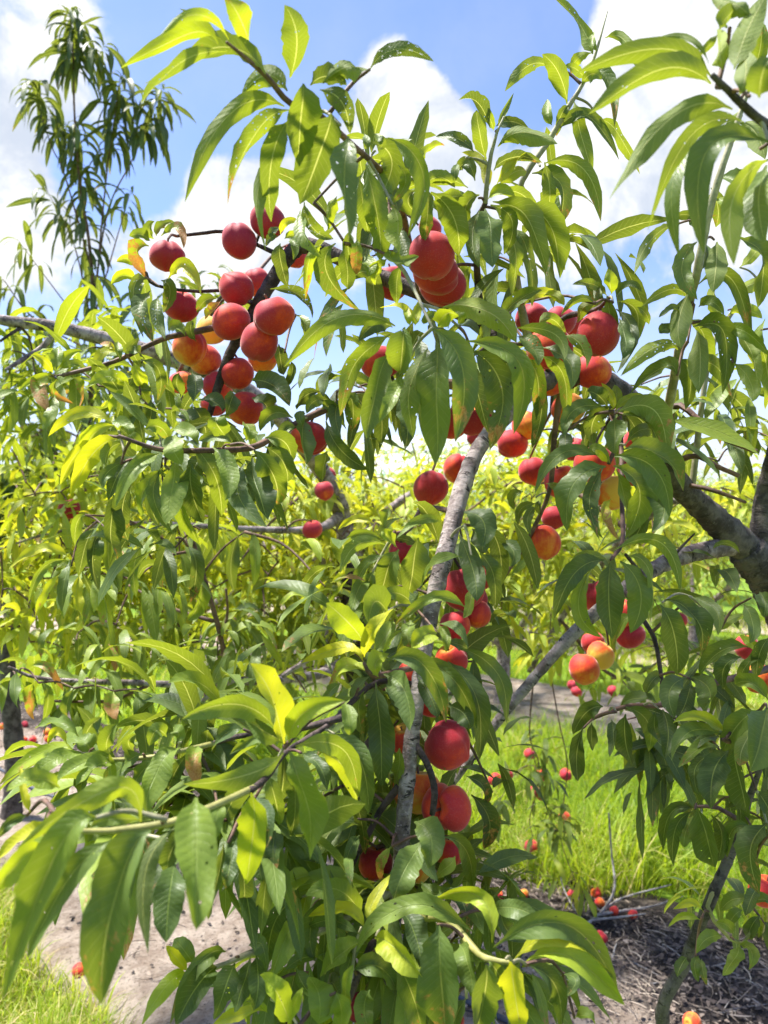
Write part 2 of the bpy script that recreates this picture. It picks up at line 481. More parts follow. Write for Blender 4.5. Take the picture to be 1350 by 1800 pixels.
def tube_arrays(P, Rr, sides=8, seg=None, wob=0.06, res=0.02, round_end=True):
    """smooth tube through P (k,3) with radii Rr (k)"""
    P = np.asarray(P, float); Rr = np.asarray(Rr, float)
    L = np.linalg.norm(np.diff(P, axis=0), axis=1).sum()
    n = seg or int(max(4, min(90, L / res)))
    X = catmull(np.hstack([P, Rr[:, None]]), n)
    C, r = X[:, :3], np.maximum(X[:, 3], 0.0004)
    T = np.gradient(C, axis=0)
    T /= np.linalg.norm(T, axis=1)[:, None] + 1e-12
    ref = np.array((0.3, 0.9, 0.1)) if abs(T[0][1]) < 0.8 else np.array((1.0, 0, 0.2))
    N = []
    a = np.cross(T[0], ref); a /= np.linalg.norm(a)
    for t in T:
        a = a - t * a.dot(t); a /= np.linalg.norm(a) + 1e-12
        N.append(a)
    N = np.array(N); B = np.cross(T, N)
    ang = np.linspace(0, 2 * np.pi, sides, endpoint=False)
    ln = np.concatenate([[0], np.cumsum(np.linalg.norm(np.diff(C, axis=0), axis=1))])
    rr = r[:, None] * (1 + wob * rng.standard_normal((n, 1)) * 0.6 + wob * rng.standard_normal((n, sides)) * 0.5)
    V = C[:, None] + rr[..., None] * (np.cos(ang)[None, :, None] * N[:, None] + np.sin(ang)[None, :, None] * B[:, None])
    # duplicate the seam column so that the uv runs round
    V = np.concatenate([V, V[:, :1]], axis=1)
    uv = np.stack(np.broadcast_arrays(np.linspace(0, 1, sides + 1)[None, :] * r.mean() * 40, ln[:, None]), -1)
    V = V.reshape(-1, 3); uv = uv.reshape(-1, 2)
    k = sides + 1
    i, j = np.meshgrid(np.arange(n - 1), np.arange(sides), indexing='ij')
    a0 = (i * k + j).ravel()
    Fq = np.stack([a0, a0 + 1, a0 + k + 1, a0 + k], -1)
    if round_end:   # close both ends with a small dome
        for e, sgn in ((0, -1), (n - 1, 1)):
            c = C[e] + sgn * T[e] * r[e] * 0.6
            ci = len(V)
            V = np.vstack([V, c]); uv = np.vstack([uv, [[0.5, ln[e]]]])
            ring = e * k + np.arange(k)
            for j2 in range(0, sides - 1, 2):
                q = [ring[j2], ring[j2 + 1], ring[j2 + 2], ci]
                Fq = np.vstack([Fq, [q if sgn > 0 else q[::-1]]])
    return V, Fq, uv
def tube(name, P, Rr, mat, parent=None, sides=8, **kw):
    V, Fq, uv = tube_arrays(P, Rr, sides, **kw)
    o0 = V[0].copy()
    return add_obj(name, raw_mesh(name, V - o0, Fq, mat, uv), parent, o0)

# ------------------------------------------------------------------ leaves
def profile(R):
    t = np.linspace(0, 1, R)
    s = np.clip((t - 0.055) / 0.945, 0, 1)
    w = np.interp(s, (0, .06, .16, .28, .42, .58, .72, .84, .92, .97, 1), (.05, .40, .74, .93, 1, .97, .84, .60, .34, .13, .012))
    return t, np.maximum(w, 0.055 * (t < 0.5) + 0.012)
class LeafBag:
    """all the leaves of one tree: midrib curves swept into folded, waved blades"""
    def __init__(s):
        s.items = {}          # (R,C) -> list of (V, lf)
    def add(s, Cv, N, width, age, hole=0.0, brown=0.0, fold=0.25, wave=0.06, shape=(10, 5), curl=0.0, twist=0.0):
        """Cv (n,R,3) midrib points; N (n,3) or (n,R,3) upper-side hint; others (n,)"""
        R, C = shape
        n = len(Cv)
        t, w = profile(R)
        T = np.gradient(Cv, axis=1)
        T /= np.linalg.norm(T, axis=2)[..., None] + 1e-12
        if N.ndim == 2: N = np.repeat(N[:, None], R, 1)
        tw = np.broadcast_to(np.asarray(twist, float), (n,))
        S = np.cross(T, N); S /= np.linalg.norm(S, axis=2)[..., None] + 1e-9
        U = np.cross(S, T)
        ta = tw[:, None] * (np.linspace(0, 1, R)[None] - 0.35) * 2 + 0.10 * np.sin(rng.uniform(0, 6.28, (n, 1)) + 6 * np.linspace(0, 1, R)[None])
        S, U = S * np.cos(ta)[..., None] + U * np.sin(ta)[..., None], U * np.cos(ta)[..., None] - S * np.sin(ta)[..., None]
        b = np.broadcast_to
        width, age, hole, brown, fold, wave, curl = (b(np.asarray(x, float), (n,)) for x in (width, age, hole, brown, fold, wave, curl))
        us = np.linspace(-1, 1, C)
        ph = rng.uniform(0, 6.28, (n, 1, 1)); fr = rng.uniform(7, 15, (n, 1, 1))
        side = us[None, None, :]
        half = 0.5 * width[:, None, None] * w[None, :, None]
        asym = 1 + 0.10 * rng.standard_normal((n, 1, 1)) * side
        edge = 1 + (0.035 * rng.standard_normal((n, R, C)) + 0.03 * ((np.arange(R) % 2) * 2 - 1)[None, :, None]) * (np.abs(us) > 0.9)
        x = half * side * asym * edge
        z = np.abs(x) * fold[:, None, None] - curl[:, None, None] * half * side ** 2 + wave[:, None, None] * half * 2 * np.abs(side) * np.sin(fr * t[None, :, None] + ph + (side > 0) * 1.7)
        V = Cv[:, :, None] + S[:, :, None] * x[..., None] + U[:, :, None] * z[..., None]
        lf = np.stack([rng.random(n), np.clip(age, 0, 1), hole, brown], -1)
        s.items.setdefault(shape, []).append((V, lf))
    def arrays(s):
        for sh, l in s.items.items():
            yield sh, np.concatenate([a for a, _ in l]), np.concatenate([b for _, b in l])
def leaf_faces(R, C):
    i, j = np.meshgrid(np.arange(R - 1), np.arange(C - 1), indexing='ij')
    a = (i * C + j).ravel()
    return np.stack([a, a + 1, a + C + 1, a + C], -1)
def leaf_mesh(name, V, lf, sh, mat):
    R, C = sh
    n = len(V)
    f = leaf_faces(R, C)
    Fq = (f[None] + (np.arange(n) * R * C)[:, None, None]).reshape(-1, 4)
    uu, vv = np.meshgrid(np.linspace(0, 1, C), np.linspace(0, 1, R))
    uv = np.tile(np.stack([uu, vv], -1).reshape(-1, 2), (n, 1))
    return raw_mesh(name, V.reshape(-1, 3), Fq, mat, uv, np.repeat(lf, R * C, 0))

CAMP = np.array((0, 0, CAM_H))
def bezier(B, M, T, R):
    Cc = 2 * M - 0.5 * (B + T)
    t = np.linspace(0, 1, R)[None, :, None]
    return (1 - t) ** 2 * B[:, None] + 2 * t * (1 - t) * Cc[:, None] + t ** 2 * T[:, None]
def shoots(bag, P, D, L, nl, age, lsize=0.12, droop=0.9, hole=0.0, brown=0.0, shape=(7, 3), spread=1.0, stems=None, jit=0.15, lw=0.212, upm=0.55):
    """P (k,3) starts, D (k,3) directions, L (k,) lengths: leafy shoots, leaves in a spiral, tips drooping"""
    k = len(P)
    D = D / np.linalg.norm(D, axis=1)[:, None]
    s = (np.arange(nl) + 0.6) / nl
    base = P[:, None] + D[:, None] * (L[:, None] * s[None])[..., None]
    base[..., 2] -= 0.10 * (L[:, None] * s[None]) ** 2 / np.maximum(L[:, None], 1e-3)
    if stems is not None:
        for i in range(k):
            stems.append(np.vstack([P[i], base[i][nl // 2], base[i][-1]]))
    ref = np.cross(D, rng.standard_normal((k, 3))); ref /= np.linalg.norm(ref, axis=1)[:, None]
    ref2 = np.cross(D, ref)
    ph = rng.uniform(0, 6.28, (k, 1)) + np.arange(nl)[None] * 2.40 + rng.normal(0, 0.3, (k, nl))
    rad = np.cos(ph)[..., None] * ref[:, None] + np.sin(ph)[..., None] * ref2[:, None]
    up = rng.normal(upm, 0.25, (k, nl, 1)) + 0.5 * s[None, :, None] ** 3
    d0 = rad * spread + D[:, None] * up + rng.normal(0, jit, (k, nl, 3))
    d0 /= np.linalg.norm(d0, axis=2)[..., None]
    ll = lsize * rng.normal(1, 0.17, (k, nl)).clip(0.45, 1.5) * (1 - 0.45 * (s[None] > 0.85))
    dr = (droop * rng.normal(1, 0.3, (k, nl))).clip(0.05, 4.5)
    n = k * nl
    B = base.reshape(n, 3); d0 = d0.reshape(n, 3); ll = ll.reshape(n, 1); dr = dr.reshape(n, 1)
    R = shape[0]
    # integrate a direction that bends downward
    C = [B]
    d = d0.copy()
    for i in range(R - 1):
        d = d + np.array((0, 0, -1.0)) * dr * 1.25 / (R - 1)
        d /= np.linalg.norm(d, axis=1)[:, None]
        C.append(C[-1] + d * ll / (R - 1))
    Cv = np.stack(C, 1)
    Nh = np.array((0, 0, 1.0)) * 0.9 + rng.normal(0, 0.35, (n, 3)) + np.repeat(D, nl, 0) * 0.3
    # hanging parts: upper side looks outwards
    outw = d0.copy(); outw[:, 2] = 0
    Nh = Nh[:, None] + outw[:, None] * np.linspace(0.1, 1.3, R)[None, :, None]
    a = (age + rng.normal(0, 0.10, n) + 0.22 * np.tile(s ** 4, k)).clip(0, 1)
    br = brown * (rng.random(n) < 0.03) + 0.22 * (rng.random(n) < 0.07)
    bag.add(Cv, Nh, (ll[:, 0] * lw * rng.normal(1, 0.13, n)).clip(0.008, 0.05), a, hole * rng.random(n), br,
            rng.uniform(0.10, 0.40, n), rng.uniform(0.03, 0.13, n), shape)
def in_ellipsoid(c, r, n, shell=0.0):
    q = rng.standard_normal((n, 3)); q /= np.linalg.norm(q, axis=1)[:, None]
    return np.asarray(c) + q * (rng.uniform(shell ** 3, 1, (n, 1)) ** (1 / 3)) * np.asarray(r)

# ================================================================== GROUND
U_ROW = np.array((-0.76, 0.65, 0.0)); N_ROW = np.array((0.65, 0.76, 0.0))      # along and across the tree rows
def structure(o): o['kind'] = 'structure'; return o
def grid_sheet(name, a0, a1, da, b0, b1, db, zf, mat):
    a = np.arange(a0, a1 + 1e-6, da); b = np.arange(b0, b1 + 1e-6, db)
    A, B = np.meshgrid(a, b, indexing='ij')
    P = A[..., None] * U_ROW + B[..., None] * N_ROW
    P[..., 2] = zf(A, B)
    n, k = A.shape
    i, j = np.meshgrid(np.arange(n - 1), np.arange(k - 1), indexing='ij')
    q = (i * k + j).ravel()
    return structure(add_obj(name, raw_mesh(name, P.reshape(-1, 3), np.stack([q + k, q + k + 1, q + 1, q], -1), mat)))
gme = raw_mesh('ground', np.array([(-400, -60, 0), (400, -60, 0), (400, 700, 0), (-400, 700, 0)], float), np.array([[0, 1, 2, 3]]), M_TURF, smooth=False)
structure(add_obj('ground', gme))
def bumps(A, B):
    z = 0.012 * np.sin(A * 3.1 + 1.3 * np.sin(B * 4.0)) + 0.010 * np.sin(B * 7.3 + A * 1.7) + 0.006 * np.sin(A * 17 + B * 11) + rng.normal(0, 0.0035, A.shape)
    return 0.035 + z
def edge_fade(A, B, c, w):
    return np.clip((w - np.abs(B - c - 0.12 * np.sin(A * 2.1) - 0.06 * np.sin(A * 5.7))) / 0.18, -1, 1)
grid_sheet('soil', -4.5, 9.0, 0.045, 1.0, 3.75, 0.045, lambda A, B: np.where(edge_fade(A, B, 2.36, 1.02) > 0, bumps(A, B) * np.clip(edge_fade(A, B, 2.36, 1.02), 0, 1) + 0.004, -0.03), M_SOIL)
for c in (6.4, 10.3, 14.2):
    grid_sheet('soil', -14, 16, 0.4, c - 1.0, c + 1.0, 0.25, lambda A, B: 0.012 + rng.uniform(0, 0.015, A.shape) + 0 * A, M_SOIL_FAR)
def soil_z(p):
    a, b = p[0] * -0.76 + p[1] * 0.65, p[0] * 0.65 + p[1] * 0.76
    # U_ROW and N_ROW are close to orthonormal; solve exactly
    M2 = np.array([[U_ROW[0], N_ROW[0]], [U_ROW[1], N_ROW[1]]])
    a, b = np.linalg.solve(M2, np.array(p[:2]))
    e = np.clip((1.02 - abs(b - 2.36)) / 0.18, 0, 1)
    return float(e * (0.035 + 0.012 * math.sin(a * 3.1 + 1.3 * math.sin(b * 4.0)) + 0.010 * math.sin(b * 7.3 + a * 1.7) + 0.006 * math.sin(a * 17 + b * 11)))
def row_coord(P):
    M2 = np.linalg.inv(np.array([[U_ROW[0], N_ROW[0]], [U_ROW[1], N_ROW[1]]]))
    return P[..., :2] @ M2.T

# ---- grass: single blades, arching over
def blades(n, region, lmin, lmax, width, age, arch=0.7):
    P = []
    tot = 0
    while tot < n:
        q = region(n)
        P.append(q); tot += len(q)
    P = np.concatenate(P)[:n]
    L = rng.uniform(lmin, lmax, n) * rng.uniform(0.6, 1.0, n) * (1 + 0.28 * np.sin(P[:, 0] * 5.7 + 2 * np.sin(P[:, 1] * 3.9)))
    az = rng.uniform(0, 6.28, n)
    lean = np.stack([np.cos(az), np.sin(az), np.zeros(n)], -1)
    d = lean * rng.uniform(0.05, 0.45, (n, 1)) + np.array((0, 0, 1.0))
    d /= np.linalg.norm(d, axis=1)[:, None]
    ar = arch * rng.uniform(0.2, 1.7, (n, 1))
    R = 6
    C = [P]
    for i in range(R - 1):
        d = d + (lean * 0.55 - np.array((0, 0, 0.75))) * ar * (i + 0.4) / (R * 1.6)
        d /= np.linalg.norm(d, axis=1)[:, None]
        C.append(C[-1] + d * (L / (R - 1))[:, None])
    C = np.stack(C, 1)
    C[..., 2] = np.maximum(C[..., 2], 0.006)
    S = np.cross(lean, np.array((0, 0, 1.0))) + rng.normal(0, 0.25, (n, 3))
    w = width * rng.uniform(0.6, 1.3, n)[:, None] * np.array((0.8, 1.0, 0.95, 0.75, 0.45, 0.06))[None]
    V = np.stack([C - S[:, None] * w[..., None] * 0.5, C + S[:, None] * w[..., None] * 0.5], 2)
    patch = 0.10 * np.sin(P[:, 0] * 2.3 + 1.5 * np.sin(P[:, 1] * 1.7)) + 0.09 * np.sin(P[:, 1] * 4.1 + P[:, 0] * 5.3)
    lf = np.stack([rng.random(n), (age + patch + rng.normal(0, 0.15, n)).clip(0, 1), np.zeros(n), np.zeros(n)], -1)
    return V, lf
def grass_obj(name, label, V, lf):
    o = add_obj(name, leaf_mesh(name, V, lf, (6, 2), M_GRASS))
    o['kind'] = 'stuff'; o['label'] = label; o['category'] = 'grass'
def frustum(dmin, dmax, fn, px0=-80, px1=1430, power=1.0):
    def f(n):
        d = dmin + (dmax - dmin) * rng.random(n) ** power
        px = rng.uniform(px0, px1, n)
        x = (px - 675) / F_ * d
        P = np.stack([x, d, np.zeros(n)], -1)
        return P[fn(row_coord(P), P)]
    return f
def clumpy(ab, P):
    return np.sin(P[:, 0] * 9.1 + 2 * np.sin(P[:, 1] * 5.3)) + np.sin(P[:, 1] * 7.7 + P[:, 0] * 3.1)
back = lambda ab, P: (ab[:, 1] > 3.22 + 0.16 * np.sin(ab[:, 0] * 2.1) + 0.1 * np.sin(ab[:, 0] * 6.7) + 0.10 * rng.random(len(P))) & (np.abs(ab[:, 1] - 6.4) > 0.9) & (clumpy(ab, P) > rng.uniform(-2.2, 0.4, len(P)))
Va, la = blades(30000, frustum(3.0, 6.6, back, 380, 1430, 1.0), 0.16, 0.46, 0.0050, 0.50, 1.15)
Vb, lb = blades(26000, frustum(5.5, 15, back, -80, 1430, 1.2), 0.10, 0.28, 0.009, 0.58, 1.1)
Vc, lc = blades(3500, frustum(3.0, 7.0, back, 380, 1430), 0.14, 0.40, 0.0042, 0.93, 1.3)
grass_obj('grass', 'long bright green grass arching over behind the bare soil', np.concatenate([Va, Vb, Vc]), np.concatenate([la, lb, lc]))
front = lambda ab, P: (ab[:, 1] < 1.40 + 0.12 * np.sin(ab[:, 0] * 2.1) + 0.06 * np.sin(ab[:, 0] * 5.7) - 0.25 * rng.random(len(P)) ** 2)
Va, la = blades(9000, frustum(2.2, 4.2, front, -200, 520), 0.08, 0.26, 0.0045, 0.62, 0.9)
Vb, lb = blades(2600, frustum(2.2, 3.6, front, -200, 520), 0.10, 0.30, 0.004, 0.92, 1.1)
grass_obj('grass', 'low green and straw coloured grass at the soil edge, bottom left corner', np.concatenate([Va, Vb]), np.concatenate([la, lb]))

# ---- litter on the soil: straw, chips
def litter(n, name, label, l0, l1, w0, w1, tone, bias):
    def reg(m):
        d = rng.uniform(2.2, 8.5, m)
        P = np.stack([(rng.uniform(-80, 1430, m) - 675) / F_ * d, d, np.zeros(m)], -1)
        ab = row_coord(P)
        k = (np.abs(ab[:, 1] - 2.36) < 0.95) & (rng.random(m) < np.clip(0.25 + bias * (ab[:, 1] - 2.2), 0.06, 1) * np.clip(3.2 / d, 0, 1))
        return P[k]
    P = []
    while sum(map(len, P)) < n: P.append(reg(n))
    P = np.concatenate(P)[:n]
    az = rng.uniform(0, 3.14, n)
    L = rng.uniform(l0, l1, n) * rng.uniform(0.4, 1, n)
    D = np.stack([np.cos(az), np.sin(az), rng.normal(0, 0.10, n)], -1)
    S = np.cross(D, np.array((0, 0, 1.0)))
    t = np.linspace(-0.5, 0.5, 4)
    bend = rng.normal(0, 0.12, n)
    C = P[:, None] + D[:, None] * (L[:, None] * t)[..., None] + S[:, None] * ((bend * L)[:, None] * (4 * t ** 2))[..., None]
    z0 = np.array([soil_z(p) for p in P])
    C[..., 2] += z0[:, None] + rng.uniform(0.004, 0.02, n)[:, None]
    W = rng.uniform(w0, w1, n)
    tw = rng.uniform(-0.9, 0.9, n)
    Sz = S * np.cos(tw)[:, None] + np.array((0, 0, 1.0)) * np.sin(tw)[:, None]
    ww = np.array((0.7, 1, 1, 0.5))[None] * W[:, None] * rng.uniform(0.6, 1.2, (n, 4))
    V = np.stack([C - Sz[:, None] * ww[..., None] / 2, C + Sz[:, None] * ww[..., None] / 2 + np.array((0, 0, 0.002))], 2)
    lf = np.stack([rng.random(n), (tone + rng.normal(0, 0.2, n)).clip(0, 1), np.zeros(n), np.zeros(n)], -1)
    o = add_obj(name, leaf_mesh(name, V, lf, (4, 2), M_LITTER))
    o['kind'] = 'stuff'; o['label'] = label; o['category'] = 'litter'
litter(3400, 'straw_litter', 'dry straw and thin grey stalks strewn over the soil', 0.04, 0.20, 0.0015, 0.0036, 0.50, 0.9)
litter(9000, 'chip_litter', 'dark bark chips and crumbs of earth on the soil', 0.008, 0.035, 0.006, 0.018, 0.22, 1.1)

# ---- drip hose along the row
hp = []
for s_ in np.linspace(-2.2, 7.5, 16):
    p = s_ * U_ROW + (2.22 + 0.03 * math.sin(s_ * 2.3)) * N_ROW
    p[2] = soil_z(p) + 0.011
    hp.append(p)
ho = tube('drip_hose', hp, [0.0105] * 16, M_HOSE, None, 10, wob=0.0, res=0.05, seg=90)
ho['label'] = 'dark drip irrigation hose lying along the soil under the trees'; ho['category'] = 'hose'

# ================================================================== THE NEAR TREE
ROOT_A = at(1490, 2273, 1.65); ROOT_A[2] = 0.0
A = thing('peach_tree', 'fruit-laden peach tree in front, its grey fork at the edge of the frame', 'tree', ROOT_A)
bagA = LeafBag()
SK = []            # skeleton samples twigs can grow from
def limb(name, pts, mat, parent=A, sides=9, sk=True, smp=SK, **kw):
    P = np.array([at(*p[:3]) for p in pts]); Rr = [p[3] for p in pts]
    o = tube(name, P, Rr, mat, parent, sides, **kw)
    if sk: smp.append(catmull(P, len(pts) * 6))
    return o
gb = np.array(ROOT_A)
P = [gb + (0, 0, -0.03), gb + (-0.01, 0, 0.35), at(1460, 1500, 1.63), at(1420, 1180, 1.60), at(1365, 1035, 1.57), at(1312, 965, 1.55)]
tube('trunk', P, [0.08, 0.062, 0.056, 0.052, 0.047, 0.040], M_BARK_DARK_SHADED, A, 14, wob=0.04)
limb('limb', [(1345, 1015, 1.565, .034), (1340, 950, 1.56, .027), (1347, 880, 1.56, .024), (1366, 800, 1.54, .022), (1400, 700, 1.45, .022), (1450, 560, 1.15, .015), (1440, 400, .85, .009), (1385, 262, .67, .0046), (1318, 196, .625, .0036), (1252, 132, .60, .0022)], M_BARK_DARK_SHADED)
LIMB1 = [(1335, 985, 1.56, .034), (1280, 935, 1.53, .031), (1235, 893, 1.50, .026), (1190, 848, 1.46, .023), (1160, 780, 1.42, .023), (1090, 690, 1.38, .022), (1000, 655, 1.34, .020), (925, 690, 1.30, .018), (850, 775, 1.25, .0138), (815, 850, 1.18, .0138), (783, 970, 1.10, .0132), (757, 1080, 1.05, .0118), (740, 1180, 1.02, .0108), (725, 1290, .99, .0104), (713, 1400, .97, .0104), (703, 1520, .96, .0098), (690, 1650, .96, .009), (676, 1830, .97, .007)]
limb('limb', LIMB1[:8], M_BARK_DARK_SHADED, sides=14, res=0.012)  # fork length of the limb, its shade put into the bark colour
limb('limb', LIMB1[7:], M_BARK, sides=14, res=0.012)
limb('limb', [(1300, 958, 1.54, .021), (1220, 972, 1.50, .0175), (1150, 1000, 1.47, .0155), (1080, 1050, 1.44, .0135), (1010, 1112, 1.42, .0122), (940, 1190, 1.40, .0100), (865, 1280, 1.38, .0090), (800, 1370, 1.37, .007), (745, 1450, 1.37, .004)], M_BARK, res=0.012, sides=12)
limb('limb', [(912, 690, 1.30, .015), (860, 585, 1.32, .0145), (760, 525, 1.34, .0140), (660, 483, 1.36, .0140), (600, 455, 1.37, .0140), (545, 432, 1.37, .0150), (510, 447, 1.37, .0145), (470, 507, 1.37, .0130), (440, 560, 1.37, .0125), (405, 620, 1.37, .0095), (380, 690, 1.38, .008), (365, 740, 1.38, .005)], M_BARK_DARK, res=0.012, sides=11)
def twig(pts, mat=M_TWIG, **kw):
    return limb('twig', pts, mat, sides=kw.pop('sides', 7), **kw)
twig([(900, 695, 1.30, .011), (760, 672, 1.30, .009), (640, 695, 1.28, .0070), (560, 725, 1.24, .0062), (490, 762, 1.18, .0056), (440, 787, 1.12, .005), (350, 792, 1.05, .0042), (280, 790, 1.02, .0034), (208, 766, 1.0, .0024)], M_TWIG)
twig([(430, 560, 1.37, .007), (368, 578, 1.34, .006), (300, 592, 1.32, .0052), (258, 608, 1.30, .0045), (200, 636, 1.27, .004), (110, 660, 1.25, .0036)], M_TWIG)
twig([(500, 452, 1.37, .0046), (440, 425, 1.40, .004), (395, 407, 1.40, .0036), (355, 410, 1.39, .0036), (310, 415, 1.38, .003)], M_BARK_DARK)
twig([(450, 545, 1.37, .0046), (420, 512, 1.40, .004), (335, 512, 1.36, .003), (270, 500, 1.34, .0028), (258, 480, 1.33, .002)], M_BARK_DARK)
twig([(1175, 800, 1.43, .008), (1187, 712, 1.34, .006), (1260, 765, 1.30, .0048), (1330, 794, 1.28, .004)], M_TWIG)
twig([(1180, 815, 1.44, .007), (1222, 801, 1.34, .0050), (1262, 820, 1.31, .0045), (1298, 836, 1.29, .0040)], M_TWIG)
twig([(1196, 850, 1.46, .005), (1250, 861, 1.42, .0042), (1311, 883, 1.40, .003)], M_TWIG)
twig([(1085, 690, 1.38, .006), (1092, 790, 1.30, .0045), (1093, 880, 1.22, .0038), (1094, 950, 1.12, .0034), (1076, 982, 1.08, .0026)], M_TWIG)
twig([(990, 660, 1.34, .007), (975, 760, 1.36, .0055), (967, 856, 1.38, .0046), (943, 918, 1.41, .0042), (915, 970, 1.42, .004), (880, 1025, 1.43, .003)], M_TWIG)
twig([(800, 900, 1.2, .005), (745, 893, 1.30, .0042), (720, 930, 1.2, .004), (695, 938, 1.12, .003)], M_TWIG)
twig([(725, 1300, .985, .005), (752, 1345, .97, .0046), (764, 1388, .965, .0046), (760, 1432, .965, .0042)], M_BARK_DARK, res=.008)
twig([(712, 1370, .98, .006), (671, 1420, 1.0, .0045), (650, 1462, 1.0, .0042), (626, 1505, 1.0, .0036), (600, 1560, .99, .003)], M_BARK_DARK)
twig([(735, 1205, 1.02, .0050), (660, 1200, 1.0, .0040), (585, 1268, .92, .0034), (540, 1298, .86, .0032), (502, 1322, .80, .0030), (470, 1365, .71, .0032), (440, 1390, .665, .0033)], M_BARK_DARK)
twig([(446, 1385, .672, .0033), (380, 1415, .63, .0030), (310, 1443, .605, .0033), (250, 1455, .595, .0030), (150, 1463, .58, .0022), (95, 1452, .57, .0012)], M_SHOOT)
twig([(600, 1262, .90, .0045), (520, 1282, .93, .0038), (425, 1293, .91, .0034), (371, 1308, .90, .0034)], M_BARK_DARK)
twig([(375, 1307, .90, .0033), (320, 1320, .88, .0030), (250, 1333, .87, .0027), (190, 1335, .86, .0023), (130, 1320, .85, .0012)], M_SHOOT)
twig([(700, 1560, .96, .006), (560, 1640, .95, .0045), (447, 1673, .90, .0036), (387, 1698, .88, .003), (328, 1711, .86, .002)], M_SHOOT_PALE)
twig([(695, 1600, .95, .006), (740, 1612, .90, .0050), (785, 1615, .85, .0044), (830, 1665, .80, .0042), (855, 1685, .78, .0038), (900, 1692, .765, .002)], M_SHOOT)
twig([(692, 1640, .955, .006), (660, 1650, .92, .005), (640, 1690, .90, .0045), (620, 1740, .88, .004), (590, 1830, .86, .003)], M_BARK_DARK)
twig([(742, 1170, 1.02, .005), (700, 1180, .97, .004), (655, 1188, .91, .0034), (640, 1165, .89, .002)], M_TWIG)
twig([(740, 515, 1.34, .007), (720, 430, 1.18, .0055), (705, 360, 1.06, .0046), (690, 325, 1.0, .0042), (655, 286, .90, .0036), (618, 254, .81, .0034), (560, 202, .75, .0032), (508, 180, .72, .0030), (466, 132, .695, .0026), (398, 74, .67, .0014)], M_TWIG)
twig([(845, 570, 1.32, .008), (838, 470, 1.16, .0055), (836, 400, 1.06, .0046), (853, 357, 1.01, .0036)], M_BARK_DARK)
twig([(853, 357, 1.01, .0034), (858, 300, 1.0, .0030), (870, 243, .99, .0024), (886, 205, .985, .0012)], M_SHOOT_PALE)
twig([(945, 675, 1.31, .009), (905, 470, 1.22, .0062), (911, 338, 1.12, .0050), (968, 243, 1.10, .0044), (999, 188, 1.09, .0038), (1022, 152, 1.09, .003), (1045, 100, 1.085, .0022), (1068, 20, 1.08, .0007)], M_SHOOT_PALE)
twig([(1160, 790, 1.42, .010), (1182, 680, 1.22, .0078), (1205, 560, 1.10, .0070), (1225, 480, 1.05, .0062), (1245, 380, 1.02, .0054), (1268, 300, 1.0, .0048), (1298, 210, .99, .0036), (1322, 140, .98, .002)], M_SHOOT_PALE, res=.012)
twig([(1215, 870, 1.48, .007), (1245, 640, 1.44, .0052), (1280, 560, 1.42, .0046), (1352, 465, 1.40, .003)], M_SHOOT_PALE)
twig([(960, 668, 1.33, .006), (975, 590, 1.24, .0050), (992, 558, 1.18, .0045), (1046, 545, 1.13, .0040), (1072, 522, 1.10, .0026)], M_BARK_DARK)
twig([(1100, 700, 1.38, .006), (1085, 720, 1.24, .0040), (1076, 728, 1.12, .003)], M_TWIG)
twig([(1075, 728, 1.13, .0036), (1085, 775, 1.10, .0034), (1070, 814, 1.07, .003)], M_TWIG)
twig([(1098, 1035, 1.45, .006), (1132, 1091, 1.32, .0042), (1153, 1133, 1.29, .004), (1168, 1231, 1.27, .0036)], M_BARK_DARK)
twig([(1420, 1150, 1.59, .010), (1335, 1180, 1.36, .0070), (1240, 1205, 1.28, .0056), (1168, 1238, 1.26, .0046), (1100, 1242, 1.25, .0040), (1030, 1268, 1.25, .0026)], M_TWIG)
twig([(1420, 1200, 1.60, .010), (1340, 1260, 1.20, .0055), (1290, 1300, 1.12, .0042), (1270, 1300, 1.10, .003)], M_TWIG)
twig([(1170, 995, 1.47, .004), (1190, 970, 1.46, .0032), (1221, 938, 1.46, .0018)], M_BARK_DARK)
twig([(1130, 1012, 1.46, .0046), (1112, 990, 1.40, .0036), (1100, 975, 1.30, .003)], M_BARK_DARK)
gpt = gb + (-0.03, 0.0, 0.12)
P = [gpt, at(1330, 2140, 1.60), at(1235, 1990, 1.48), at(1165, 1800, 1.35), at(1205, 1690, 1.32), at(1250, 1580, 1.30), at(1290, 1485, 1.30), at(1318, 1400, 1.26), at(1345, 1330, 1.22)]
tube('limb', P, [.02, .016, .0145, .0122, .0110, .0098, .0088, .006, .0035], M_BARK_DARK_SHADED, A, 11, res=.014); SK.append(catmull(np.array(P), 50))
twig([(1262, 1555, 1.30, .004), (1245, 1600, 1.28, .0034), (1300, 1660, 1.25, .0034), (1335, 1610, 1.24, .0024)], M_SHOOT)
twig([(1310, 1450, 1.28, .005), (1262, 1420, 1.26, .0036), (1222, 1418, 1.25, .0026)], M_TWIG)
